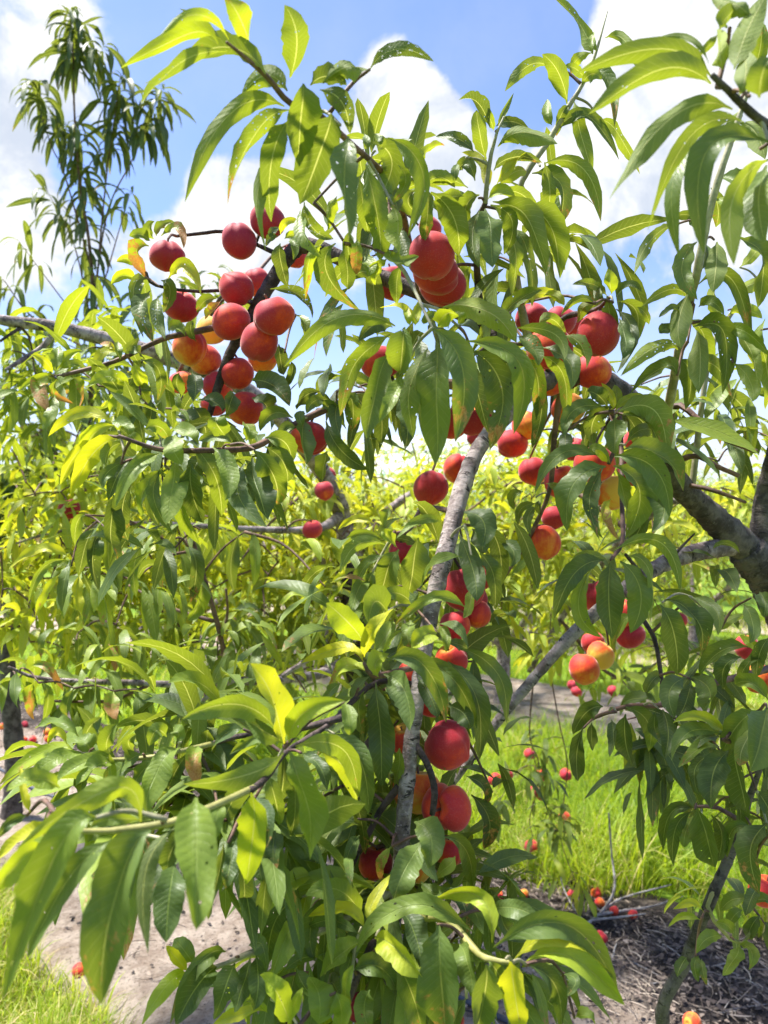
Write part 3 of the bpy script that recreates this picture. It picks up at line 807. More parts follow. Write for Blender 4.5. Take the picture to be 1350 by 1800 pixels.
# branches of the same tree that reach back over the grass
limb('limb', [(1345, 1010, 1.60, .030), (1290, 930, 1.9, .022), (1190, 875, 2.3, .019), (1110, 935, 2.6, .017), (1050, 1000, 2.8, .014), (985, 1090, 3.0, .012), (930, 1180, 3.2, .009)], M_BARK)
twig([(1110, 935, 2.6, .012), (1000, 860, 2.8, .009), (900, 850, 3.0, .006), (820, 900, 3.1, .004)], M_TWIG)
twig([(985, 1090, 3.0, .008), (1085, 1190, 3.0, .007), (1200, 1140, 2.9, .005)], M_TWIG)
twig([(940, 1170, 3.15, .0045), (931, 1290, 3.25, .0030), (947, 1340, 3.27, .0026), (943, 1390, 3.3, .0024), (931, 1440, 3.3, .002), (936, 1480, 3.3, .0018), (922, 1540, 3.28, .0014)], M_TWIG)
twig([(960, 1140, 3.1, .0045), (981, 1260, 3.25, .0030), (997, 1340, 3.28, .0026), (992, 1400, 3.3, .0024), (985, 1470, 3.28, .002), (1015, 1560, 3.2, .0014)], M_TWIG)

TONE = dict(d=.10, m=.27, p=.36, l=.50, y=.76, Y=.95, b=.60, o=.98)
HERO_B = []                # leaf bases (for twigs)
def H(depth, text):
    """leaves read off the photograph: base, a point on the midrib, tip, width in px, tone letter + flags"""
    for row in text.strip().split(','):
        q = row.split()
        if len(q) < 8: continue
        bx, by, mx, my, tx, ty, w = map(float, q[:7])
        fl, dep = q[7], depth
        for e in q[8:]:
            if e[0] in '.0123456789': dep = float(e)
            else: fl += e
        dep += rng.normal(0, 0.012)
        l2 = (math.hypot(mx - bx, my - by) + math.hypot(tx - mx, ty - my)) / F_ * dep
        want = 0.115 * rng.uniform(0.85, 1.15)
        dz = min(math.sqrt(max(0.0, want ** 2 - l2 ** 2)), 0.65 * l2)
        sgn = -1 if ('<' in fl or rng.random() < 0.45) else 1
        if '0' in fl: dz = 0
        dz *= sgn
        B = at(bx, by, dep); T = at(tx, ty, dep + dz); M = at(mx, my, dep + dz * 0.45 - 0.010)
        Cv = bezier(B[None], M[None], T[None], 15)
        c = CAMP - M; c /= np.linalg.norm(c)
        tan = T - B; tan /= np.linalg.norm(tan)
        if 'u' in fl: c = -c
        sd_ = np.cross(tan, c)
        roll = rng.uniform(-0.55, 0.55)
        nh = c * math.cos(roll) + sd_ * math.sin(roll)
        nh = nh + np.array((0, 0, 0.25)) * (1 if 'u' not in fl else 0.45)
        tt = np.linspace(0, 1, 15)[None, :, None]
        ln_ = np.linalg.norm(T - B)
        Cv = Cv + nh * (ln_ * rng.uniform(.015, .05) * np.sin(rng.uniform(4, 8.5) * tt + rng.uniform(0, 6.28))) * np.sin(np.pi * np.clip(tt * 1.0, 0, 1)) ** .5
        wid = w / F_ * dep * rng.uniform(0.90, 1.02) / max(0.84, math.cos(roll))
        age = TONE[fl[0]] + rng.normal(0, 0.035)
        hole = 0.20 if 'h' in fl else (0.06 if rng.random() < 0.4 else 0.0)
        br = 0.5 if fl[0] == 'b' else (0.5 if fl[0] == 'o' else (rng.uniform(.16, .30) if rng.random() < .20 else 0))
        bagA.add(Cv, nh[None], wid, age, hole, br, rng.uniform(0.22, 0.85), rng.uniform(0.07, 0.22), (15, 5), curl=rng.uniform(-.15, .3), twist=rng.normal(0, .38))
        HERO_B.append(B)
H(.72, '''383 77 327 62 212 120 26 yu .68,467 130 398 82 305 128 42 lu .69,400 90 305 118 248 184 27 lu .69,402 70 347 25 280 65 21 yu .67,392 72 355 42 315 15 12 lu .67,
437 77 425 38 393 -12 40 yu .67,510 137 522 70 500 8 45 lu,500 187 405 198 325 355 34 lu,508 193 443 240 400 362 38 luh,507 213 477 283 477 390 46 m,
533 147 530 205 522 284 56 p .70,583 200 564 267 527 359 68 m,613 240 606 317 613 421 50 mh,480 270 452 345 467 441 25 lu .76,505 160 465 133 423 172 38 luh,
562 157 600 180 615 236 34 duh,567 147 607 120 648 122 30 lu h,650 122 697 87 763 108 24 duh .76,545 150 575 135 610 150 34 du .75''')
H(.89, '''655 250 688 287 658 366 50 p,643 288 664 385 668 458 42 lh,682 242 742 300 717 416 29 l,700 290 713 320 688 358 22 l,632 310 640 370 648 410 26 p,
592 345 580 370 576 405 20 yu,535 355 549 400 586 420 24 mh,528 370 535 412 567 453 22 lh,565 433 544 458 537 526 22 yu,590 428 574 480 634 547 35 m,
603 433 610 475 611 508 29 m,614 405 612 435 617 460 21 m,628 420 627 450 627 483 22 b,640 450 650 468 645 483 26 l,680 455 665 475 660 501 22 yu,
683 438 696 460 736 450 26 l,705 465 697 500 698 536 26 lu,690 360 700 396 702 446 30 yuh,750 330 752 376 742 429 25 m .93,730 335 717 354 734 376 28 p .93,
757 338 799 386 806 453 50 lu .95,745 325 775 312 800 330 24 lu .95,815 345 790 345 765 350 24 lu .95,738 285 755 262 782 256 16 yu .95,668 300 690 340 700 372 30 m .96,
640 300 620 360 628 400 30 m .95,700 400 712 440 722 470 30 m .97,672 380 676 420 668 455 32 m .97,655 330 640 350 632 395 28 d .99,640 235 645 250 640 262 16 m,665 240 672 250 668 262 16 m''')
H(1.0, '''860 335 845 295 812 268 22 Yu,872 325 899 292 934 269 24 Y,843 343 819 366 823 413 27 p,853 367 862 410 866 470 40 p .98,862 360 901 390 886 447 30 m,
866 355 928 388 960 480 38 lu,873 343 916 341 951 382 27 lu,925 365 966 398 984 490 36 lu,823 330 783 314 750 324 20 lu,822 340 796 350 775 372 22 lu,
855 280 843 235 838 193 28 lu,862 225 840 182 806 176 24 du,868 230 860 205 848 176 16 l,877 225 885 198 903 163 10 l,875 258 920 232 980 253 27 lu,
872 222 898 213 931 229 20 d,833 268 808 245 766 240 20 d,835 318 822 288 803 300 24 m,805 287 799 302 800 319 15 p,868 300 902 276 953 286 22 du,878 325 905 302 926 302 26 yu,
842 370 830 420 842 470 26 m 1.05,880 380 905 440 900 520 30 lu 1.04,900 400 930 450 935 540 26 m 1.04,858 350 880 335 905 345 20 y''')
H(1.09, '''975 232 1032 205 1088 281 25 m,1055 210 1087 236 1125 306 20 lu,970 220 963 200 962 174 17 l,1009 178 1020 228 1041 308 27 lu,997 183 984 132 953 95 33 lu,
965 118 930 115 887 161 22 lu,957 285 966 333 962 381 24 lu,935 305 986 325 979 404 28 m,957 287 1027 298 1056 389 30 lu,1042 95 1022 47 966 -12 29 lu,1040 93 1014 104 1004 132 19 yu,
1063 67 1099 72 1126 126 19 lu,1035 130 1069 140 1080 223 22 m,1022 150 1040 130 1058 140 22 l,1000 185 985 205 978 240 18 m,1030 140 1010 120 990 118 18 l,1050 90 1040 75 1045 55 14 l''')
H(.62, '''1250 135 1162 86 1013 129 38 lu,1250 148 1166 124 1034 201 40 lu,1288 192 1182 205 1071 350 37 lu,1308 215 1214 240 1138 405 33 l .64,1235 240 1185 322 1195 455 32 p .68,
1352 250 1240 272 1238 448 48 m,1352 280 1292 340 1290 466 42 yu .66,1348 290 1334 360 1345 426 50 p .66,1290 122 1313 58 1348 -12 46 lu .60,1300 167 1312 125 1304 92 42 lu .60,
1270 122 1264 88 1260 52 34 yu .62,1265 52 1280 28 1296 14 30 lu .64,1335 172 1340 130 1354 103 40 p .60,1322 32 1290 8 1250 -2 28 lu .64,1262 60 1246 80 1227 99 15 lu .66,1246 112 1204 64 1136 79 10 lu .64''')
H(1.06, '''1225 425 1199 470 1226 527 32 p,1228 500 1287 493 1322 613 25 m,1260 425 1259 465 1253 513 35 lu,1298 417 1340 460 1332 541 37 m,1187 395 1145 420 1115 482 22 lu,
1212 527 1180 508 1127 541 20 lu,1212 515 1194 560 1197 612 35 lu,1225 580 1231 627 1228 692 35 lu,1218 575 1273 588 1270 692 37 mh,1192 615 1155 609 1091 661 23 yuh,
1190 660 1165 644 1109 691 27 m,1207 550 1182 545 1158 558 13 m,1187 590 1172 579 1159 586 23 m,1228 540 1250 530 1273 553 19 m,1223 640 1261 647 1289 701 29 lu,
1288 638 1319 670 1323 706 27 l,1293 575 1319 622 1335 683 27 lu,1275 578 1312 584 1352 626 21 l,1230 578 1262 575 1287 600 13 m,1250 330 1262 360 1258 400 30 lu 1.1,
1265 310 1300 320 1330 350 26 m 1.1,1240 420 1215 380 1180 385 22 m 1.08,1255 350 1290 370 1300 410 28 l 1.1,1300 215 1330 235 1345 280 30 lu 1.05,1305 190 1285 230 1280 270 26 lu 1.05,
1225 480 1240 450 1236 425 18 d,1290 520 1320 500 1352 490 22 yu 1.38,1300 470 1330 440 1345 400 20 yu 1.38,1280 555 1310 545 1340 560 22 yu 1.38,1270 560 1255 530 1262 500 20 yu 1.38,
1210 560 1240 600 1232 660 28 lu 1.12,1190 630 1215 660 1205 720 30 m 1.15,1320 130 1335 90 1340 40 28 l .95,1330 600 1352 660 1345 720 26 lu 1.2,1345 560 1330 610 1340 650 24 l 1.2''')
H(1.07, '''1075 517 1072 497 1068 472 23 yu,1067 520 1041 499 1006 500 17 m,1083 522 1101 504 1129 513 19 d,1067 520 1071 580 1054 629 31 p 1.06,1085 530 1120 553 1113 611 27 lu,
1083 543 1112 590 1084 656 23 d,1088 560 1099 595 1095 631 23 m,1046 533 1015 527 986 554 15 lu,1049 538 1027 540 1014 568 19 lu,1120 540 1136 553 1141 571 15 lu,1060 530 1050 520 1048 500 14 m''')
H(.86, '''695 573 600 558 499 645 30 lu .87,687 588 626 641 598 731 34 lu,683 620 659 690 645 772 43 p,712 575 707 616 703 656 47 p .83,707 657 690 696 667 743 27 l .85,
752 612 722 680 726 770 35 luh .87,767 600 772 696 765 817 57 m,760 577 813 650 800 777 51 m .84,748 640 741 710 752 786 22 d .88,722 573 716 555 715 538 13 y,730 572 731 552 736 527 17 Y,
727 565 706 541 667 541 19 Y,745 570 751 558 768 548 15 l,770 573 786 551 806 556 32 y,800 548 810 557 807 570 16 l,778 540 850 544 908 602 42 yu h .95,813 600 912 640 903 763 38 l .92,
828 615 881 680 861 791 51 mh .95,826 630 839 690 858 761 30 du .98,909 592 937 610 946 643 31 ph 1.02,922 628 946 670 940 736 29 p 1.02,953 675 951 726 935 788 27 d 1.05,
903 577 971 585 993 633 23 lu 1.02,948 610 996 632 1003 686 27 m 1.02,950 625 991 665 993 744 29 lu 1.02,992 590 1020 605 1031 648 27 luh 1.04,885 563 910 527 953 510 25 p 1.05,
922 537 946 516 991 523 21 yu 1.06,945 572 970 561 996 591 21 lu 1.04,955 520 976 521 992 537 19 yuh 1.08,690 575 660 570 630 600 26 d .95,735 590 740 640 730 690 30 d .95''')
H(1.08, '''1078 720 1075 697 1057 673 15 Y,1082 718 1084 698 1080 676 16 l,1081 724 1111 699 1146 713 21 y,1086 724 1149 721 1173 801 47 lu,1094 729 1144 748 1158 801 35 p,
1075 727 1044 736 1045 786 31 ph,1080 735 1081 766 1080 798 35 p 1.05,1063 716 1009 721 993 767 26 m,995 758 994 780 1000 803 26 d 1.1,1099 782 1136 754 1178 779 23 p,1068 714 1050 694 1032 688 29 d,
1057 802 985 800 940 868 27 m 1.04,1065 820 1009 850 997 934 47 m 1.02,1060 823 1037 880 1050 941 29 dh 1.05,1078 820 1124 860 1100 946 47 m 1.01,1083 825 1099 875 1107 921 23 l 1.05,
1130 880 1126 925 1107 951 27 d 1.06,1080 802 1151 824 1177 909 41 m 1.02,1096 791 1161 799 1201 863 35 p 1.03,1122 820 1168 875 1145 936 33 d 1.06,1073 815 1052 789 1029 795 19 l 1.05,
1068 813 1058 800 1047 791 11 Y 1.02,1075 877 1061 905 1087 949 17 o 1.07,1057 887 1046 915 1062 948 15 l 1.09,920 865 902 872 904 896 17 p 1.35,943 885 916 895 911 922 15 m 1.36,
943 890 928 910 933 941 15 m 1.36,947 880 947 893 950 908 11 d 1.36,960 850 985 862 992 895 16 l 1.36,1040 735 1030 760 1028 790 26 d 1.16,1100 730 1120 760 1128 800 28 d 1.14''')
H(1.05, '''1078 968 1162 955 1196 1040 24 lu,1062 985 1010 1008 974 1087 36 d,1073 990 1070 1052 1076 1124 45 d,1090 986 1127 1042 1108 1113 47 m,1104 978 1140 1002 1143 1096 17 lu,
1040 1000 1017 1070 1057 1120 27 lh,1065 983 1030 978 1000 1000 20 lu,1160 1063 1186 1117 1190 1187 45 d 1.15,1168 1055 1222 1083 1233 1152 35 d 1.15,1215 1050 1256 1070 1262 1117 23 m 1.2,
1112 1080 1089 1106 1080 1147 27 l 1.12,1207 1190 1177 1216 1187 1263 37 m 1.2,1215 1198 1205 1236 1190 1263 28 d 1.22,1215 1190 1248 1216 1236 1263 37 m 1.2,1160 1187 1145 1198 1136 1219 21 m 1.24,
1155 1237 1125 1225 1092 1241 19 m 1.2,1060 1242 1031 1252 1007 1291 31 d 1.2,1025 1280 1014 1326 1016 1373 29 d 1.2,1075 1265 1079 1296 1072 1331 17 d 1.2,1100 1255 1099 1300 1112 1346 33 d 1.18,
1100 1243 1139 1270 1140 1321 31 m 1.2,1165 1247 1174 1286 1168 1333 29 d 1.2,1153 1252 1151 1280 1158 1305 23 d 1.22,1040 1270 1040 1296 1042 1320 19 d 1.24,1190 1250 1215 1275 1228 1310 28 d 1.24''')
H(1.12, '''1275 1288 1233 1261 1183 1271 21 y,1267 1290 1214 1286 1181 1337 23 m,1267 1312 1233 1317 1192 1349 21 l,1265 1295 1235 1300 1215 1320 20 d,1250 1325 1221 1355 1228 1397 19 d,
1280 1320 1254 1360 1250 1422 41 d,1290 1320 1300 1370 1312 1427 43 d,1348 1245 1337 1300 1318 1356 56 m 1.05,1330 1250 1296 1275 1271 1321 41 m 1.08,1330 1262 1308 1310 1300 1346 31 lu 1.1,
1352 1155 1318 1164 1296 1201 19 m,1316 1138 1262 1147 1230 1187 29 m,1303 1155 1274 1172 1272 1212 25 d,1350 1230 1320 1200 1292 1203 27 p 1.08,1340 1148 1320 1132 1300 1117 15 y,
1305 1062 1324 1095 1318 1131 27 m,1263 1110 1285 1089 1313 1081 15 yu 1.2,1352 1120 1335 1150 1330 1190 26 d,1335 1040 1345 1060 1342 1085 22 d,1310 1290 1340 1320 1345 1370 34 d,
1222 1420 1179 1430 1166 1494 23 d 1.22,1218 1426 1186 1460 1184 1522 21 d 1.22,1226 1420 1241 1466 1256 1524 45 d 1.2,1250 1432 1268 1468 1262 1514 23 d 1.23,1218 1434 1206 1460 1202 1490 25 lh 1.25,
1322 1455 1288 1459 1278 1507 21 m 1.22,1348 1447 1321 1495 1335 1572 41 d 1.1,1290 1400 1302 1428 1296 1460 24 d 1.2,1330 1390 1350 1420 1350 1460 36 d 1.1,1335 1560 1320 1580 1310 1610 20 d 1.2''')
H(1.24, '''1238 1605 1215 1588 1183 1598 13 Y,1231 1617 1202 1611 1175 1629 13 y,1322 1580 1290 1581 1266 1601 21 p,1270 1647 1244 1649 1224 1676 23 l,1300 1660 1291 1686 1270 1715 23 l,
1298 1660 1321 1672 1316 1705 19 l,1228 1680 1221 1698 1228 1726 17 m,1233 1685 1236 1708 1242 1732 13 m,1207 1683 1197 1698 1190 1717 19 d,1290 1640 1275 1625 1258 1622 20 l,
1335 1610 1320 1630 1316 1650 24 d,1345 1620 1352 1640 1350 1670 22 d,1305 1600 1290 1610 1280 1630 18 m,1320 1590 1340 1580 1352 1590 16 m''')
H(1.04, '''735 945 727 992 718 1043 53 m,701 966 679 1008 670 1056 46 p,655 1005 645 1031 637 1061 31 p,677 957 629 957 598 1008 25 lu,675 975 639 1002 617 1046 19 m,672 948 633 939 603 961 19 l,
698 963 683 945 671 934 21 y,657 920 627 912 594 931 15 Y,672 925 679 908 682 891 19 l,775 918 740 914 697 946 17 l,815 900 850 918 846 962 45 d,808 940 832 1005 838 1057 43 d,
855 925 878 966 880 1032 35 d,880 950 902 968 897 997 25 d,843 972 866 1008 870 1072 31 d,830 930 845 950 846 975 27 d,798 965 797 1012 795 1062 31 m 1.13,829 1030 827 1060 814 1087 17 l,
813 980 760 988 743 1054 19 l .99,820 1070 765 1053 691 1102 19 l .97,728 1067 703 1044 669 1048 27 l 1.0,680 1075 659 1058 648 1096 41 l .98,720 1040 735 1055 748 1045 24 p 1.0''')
H(.92, '''639 1130 610 1091 573 1060 41 y,640 1155 655 1112 693 1069 25 Y,655 1145 678 1121 690 1092 29 l,672 1150 690 1123 706 1107 11 y,640 1168 600 1139 528 1166 23 Y,665 1190 661 1165 684 1149 29 y,
650 1182 610 1172 577 1211 23 y,768 1112 745 1119 724 1141 35 y .97,772 1100 784 1118 784 1147 17 l .97,722 1090 716 1116 726 1140 29 l .96,770 1097 803 1104 823 1139 17 m .98,785 1130 805 1132 822 1142 20 m 1.0,
808 1140 874 1184 890 1272 31 m 1.0,680 1160 747 1170 784 1270 35 m .94,730 1160 798 1195 838 1282 33 m .96,787 1163 837 1230 842 1337 31 d .99,674 1185 714 1217 720 1285 41 m .93,
660 1200 667 1290 672 1383 49 d .94,735 1190 757 1225 770 1262 27 d .97,588 1290 634 1338 648 1432 41 m .90,702 1315 700 1350 695 1392 23 l .96,787 1240 816 1255 826 1282 31 d 1.0,
828 1397 860 1440 850 1492 37 d 1.0,820 1365 847 1380 855 1412 21 d 1.0,625 1400 635 1446 642 1502 23 d .96,630 1450 589 1455 554 1517 23 lu .95,632 1468 614 1496 610 1532 23 m .96,
728 1445 757 1470 752 1527 47 p .92,748 1472 711 1530 692 1585 45 p .90,778 1472 820 1496 830 1562 27 m .94,800 1505 785 1525 760 1545 25 l .93,689 1487 669 1517 670 1548 19 b .93,
760 1480 750 1515 770 1550 30 m .95,640 1215 630 1250 640 1290 26 m .97,600 1200 575 1225 560 1260 22 l .95,620 1225 590 1235 565 1255 18 l .95''')
H(.76, '''499 1310 480 1234 440 1166 45 Y .74,508 1305 534 1254 606 1232 37 y .74,605 1235 613 1262 614 1292 27 l .74,481 1278 416 1238 320 1264 37 l,493 1302 463 1284 430 1265 29 m,497 1306 452 1298 404 1326 17 m,
508 1322 536 1402 545 1511 49 l .72,520 1312 600 1317 630 1402 35 l .74,560 1320 605 1350 628 1415 28 yu .77,499 1322 430 1366 323 1378 41 lu .73,428 1282 397 1290 371 1322 27 d .80,
345 1402 345 1505 345 1635 74 l .60,442 1393 446 1462 432 1555 52 y .65,386 1412 380 1440 372 1480 30 l .63,321 1314 274 1355 258 1432 43 l .86,330 1322 300 1376 283 1432 31 d .87,348 1311 341 1338 350 1380 29 b .84,
500 1325 498 1370 492 1410 30 d .79,515 1330 520 1400 510 1470 30 d .80,470 1360 485 1410 490 1450 34 m .78,530 1325 560 1345 575 1390 24 d .80,450 1400 470 1440 468 1490 36 d .74''')
H(.86, '''200 1325 143 1345 97 1378 29 l,130 1320 74 1321 -2 1380 29 y,152 1327 100 1331 52 1363 27 l,250 1325 213 1348 180 1390 35 m,207 1340 166 1350 134 1382 25 l,270 1333 246 1361 232 1392 33 m,
138 1295 103 1269 61 1281 23 l,160 1322 148 1304 127 1297 35 l,187 1318 190 1297 206 1273 31 l,152 1290 160 1275 179 1261 25 m,118 1308 100 1287 84 1309 15 Y,293 1295 275 1284 262 1311 27 l,
310 1300 314 1288 304 1278 25 l,235 1320 225 1305 240 1290 24 l,290 1330 270 1345 262 1370 28 d .9,220 1335 200 1355 185 1395 28 d .9,170 1335 150 1360 140 1400 26 d .9''')
H(.58, '''247 1446 195 1386 27 1494 44 yu .58,168 1438 92 1512 4 1760 64 l .56,200 1475 112 1558 48 1685 46 m .60,265 1460 204 1562 178 1765 80 m .55,308 1455 254 1540 260 1677 30 du .60,
98 1455 45 1470 -8 1512 35 Y .60,75 1487 30 1519 -10 1570 37 y .60,105 1385 60 1369 11 1391 37 l .64,53 1428 41 1390 35 1348 15 Y .60,250 1442 195 1440 158 1457 19 l .62,47 1434 18 1446 -2 1472 19 d .7,
307 1517 297 1580 292 1657 51 d .66,393 1483 383 1545 366 1617 27 d .70,410 1480 404 1520 396 1562 27 d .72,483 1460 480 1496 480 1532 37 d .80,330 1450 300 1500 296 1540 34 d .66,
210 1470 190 1520 160 1540 34 d .66,140 1465 110 1500 95 1530 30 m .64,460 1470 455 1510 462 1550 30 d .8,425 1500 430 1560 422 1600 26 d .78''')
H(.88, '''380 1700 346 1734 309 1803 45 d,413 1693 396 1736 376 1793 39 d,440 1683 427 1734 412 1780 29 d,450 1680 454 1724 446 1776 31 d,437 1663 461 1662 468 1712 27 m,397 1673 350 1694 299 1800 27 m,
330 1710 292 1733 248 1804 31 y,330 1707 310 1684 292 1662 19 Y,340 1693 323 1670 306 1651 33 l,550 1540 510 1552 456 1612 31 y,520 1580 482 1624 470 1700 45 d,527 1610 502 1650 476 1720 35 l,
637 1617 598 1566 536 1574 41 l,643 1633 600 1599 542 1611 23 Y .85,633 1643 583 1619 539 1631 19 m,653 1623 656 1583 702 1528 21 Y .85,835 1640 711 1593 626 1675 37 l .82,563 1717 600 1676 634 1656 37 l,
497 1710 537 1682 568 1691 23 m,512 1800 486 1746 457 1714 45 y .80,505 1806 517 1765 533 1736 17 y .80,560 1806 561 1755 542 1717 45 l .80,610 1788 607 1738 621 1695 23 l .82,463 1777 423 1782 373 1803 23 Y .84,
470 1780 455 1765 432 1760 11 y .84,620 1705 668 1701 696 1740 41 m .86,683 1690 692 1720 700 1750 31 d .9,590 1560 575 1600 585 1640 30 d .95,560 1590 545 1640 555 1690 34 m .93,520 1700 540 1740 570 1750 30 m .88,
650 1740 640 1775 652 1815 34 m .84,590 1745 600 1780 590 1825 40 l .82''')
H(.82, '''659 1648 696 1667 745 1722 37 y .80,865 1657 840 1575 760 1582 33 y .78,770 1625 776 1715 783 1830 68 m .78,690 1680 722 1741 742 1815 46 m .80,855 1695 852 1748 834 1822 58 m .74,808 1660 823 1692 830 1748 37 m .81,
897 1690 905 1742 916 1822 52 Y .73,860 1690 876 1712 884 1740 31 l .76,905 1685 986 1650 1079 1715 31 Y .75,925 1690 1012 1688 1098 1767 42 y .74,868 1665 992 1626 1086 1742 42 m .77,862 1600 906 1596 953 1622 31 m .85,
925 1695 977 1735 985 1815 37 d .79,990 1712 1012 1724 992 1754 21 d .84,700 1600 730 1640 738 1700 40 d .88,790 1560 815 1590 820 1640 30 d .9,740 1550 765 1570 790 1560 28 m .9,880 1600 895 1640 930 1650 28 d .88,
820 1755 800 1790 790 1830 30 d .84,1010 1790 1030 1785 1045 1800 18 l .9''')
H(1.03, '''340 783 377 836 390 907 43 m,337 815 337 862 358 919 41 d,375 787 402 830 395 880 35 l,448 792 481 836 487 887 43 m,443 805 451 860 471 914 41 d,430 815 419 870 470 927 37 d,466 770 500 777 513 813 33 p,
466 785 498 812 505 847 33 m,310 763 304 785 320 817 35 l,253 755 282 751 298 779 25 l,308 800 303 860 292 922 37 l,283 825 271 880 306 939 25 m,287 822 255 860 249 907 27 l,318 855 324 905 351 957 23 l 1.06,
395 765 383 748 377 733 35 l,432 775 438 755 427 744 27 l,348 780 330 756 303 755 27 l,410 780 383 767 349 775 21 m,300 810 320 850 322 900 32 d 1.08,355 800 340 830 345 870 30 d 1.08,410 800 405 840 420 880 30 d 1.08,
250 830 262 880 280 925 30 d 1.1,230 850 215 900 225 950 34 d 1.12,200 870 195 930 205 985 34 d 1.14''')
H(1.30, '''340 715 356 740 362 764 35 d,317 727 335 737 348 760 29 d,350 703 379 707 391 724 27 d,412 692 405 708 397 731 27 d,443 668 479 677 509 714 37 d,443 700 466 712 481 737 31 d,338 655 344 678 340 706 27 d,
315 655 311 675 318 700 23 p,515 735 480 727 457 758 25 p 1.2,528 722 526 734 532 748 20 p 1.19,535 738 532 776 538 817 31 m 1.19,565 720 586 718 609 755 25 p 1.22,573 740 601 793 649 825 31 d 1.2,575 793 570 816 567 845 25 lu 1.24,
520 750 503 755 496 780 19 m 1.2,563 688 535 697 522 720 21 d 1.26,593 660 570 669 564 699 21 m 1.26,585 706 555 704 539 727 23 p 1.24,605 695 621 712 617 757 29 p 1.22,620 690 640 720 650 760 30 d 1.24,
600 700 590 730 600 770 26 d 1.25,650 690 670 730 668 790 30 d 1.2,700 700 715 740 712 790 30 d 1.22,640 640 615 650 600 680 24 d 1.26''')
H(1.05, '''197 744 140 725 85 767 23 Y,207 747 161 768 156 812 31 y,205 773 164 797 124 870 35 Y,160 775 134 797 106 852 23 Y,197 742 220 747 226 765 25 l,226 758 238 775 240 794 25 l,280 797 234 825 202 892 31 l,
218 778 192 790 186 819 21 lu,213 815 187 833 181 859 21 m,240 800 210 830 190 880 26 d 1.1''')
H(1.26, '''93 655 78 634 54 624 17 Y,98 651 99 630 104 608 21 l,101 651 114 629 146 617 17 y,90 660 65 667 32 688 15 y,85 659 69 681 88 724 27 b,100 667 96 693 129 709 15 b,127 662 143 685 137 720 17 b,96 695 90 727 74 754 21 l,
105 650 130 639 151 647 15 l,217 620 228 610 244 595 17 l,223 620 240 616 253 633 19 p,215 623 182 620 162 657 17 Y,202 612 190 607 176 604 13 o,247 633 281 655 277 705 21 m,235 638 244 660 254 682 23 y,
230 687 195 662 155 681 25 y,223 690 205 700 193 725 20 y,270 690 240 684 217 712 23 m,250 698 231 717 231 757 31 m,265 703 265 731 258 754 29 d,208 600 206 615 212 632 14 l''')
H(1.29, '''270 420 262 405 272 389 19 l,275 415 283 399 309 392 15 l,283 415 313 401 323 437 17 b,265 425 247 412 227 415 19 l,262 433 241 441 257 489 23 b,296 490 326 469 353 518 23 Y,258 490 235 510 252 594 23 mh,
265 511 249 546 270 602 27 mh,283 493 299 510 287 550 25 m,278 520 277 560 290 597 23 mh,493 428 493 458 506 505 25 d 1.25,493 412 503 391 528 389 13 Y 1.26,500 420 516 412 534 413 13 y 1.26,488 415 475 418 467 433 15 d 1.26,
508 420 520 430 515 457 17 p 1.25,475 508 525 518 549 560 21 mh 1.3,520 553 535 568 534 588 17 l,490 605 493 634 500 657 27 d,511 635 513 657 499 682 17 d,380 525 360 529 347 550 21 l,480 418 478 408 490 400 14 d 1.26,
245 470 225 455 205 460 18 y 1.33,240 490 215 485 195 500 18 y 1.33,360 560 372 548 388 530 18 o 1.3,345 600 335 580 340 565 16 d 1.29,325 590 310 575 295 580 20 l 1.29''')
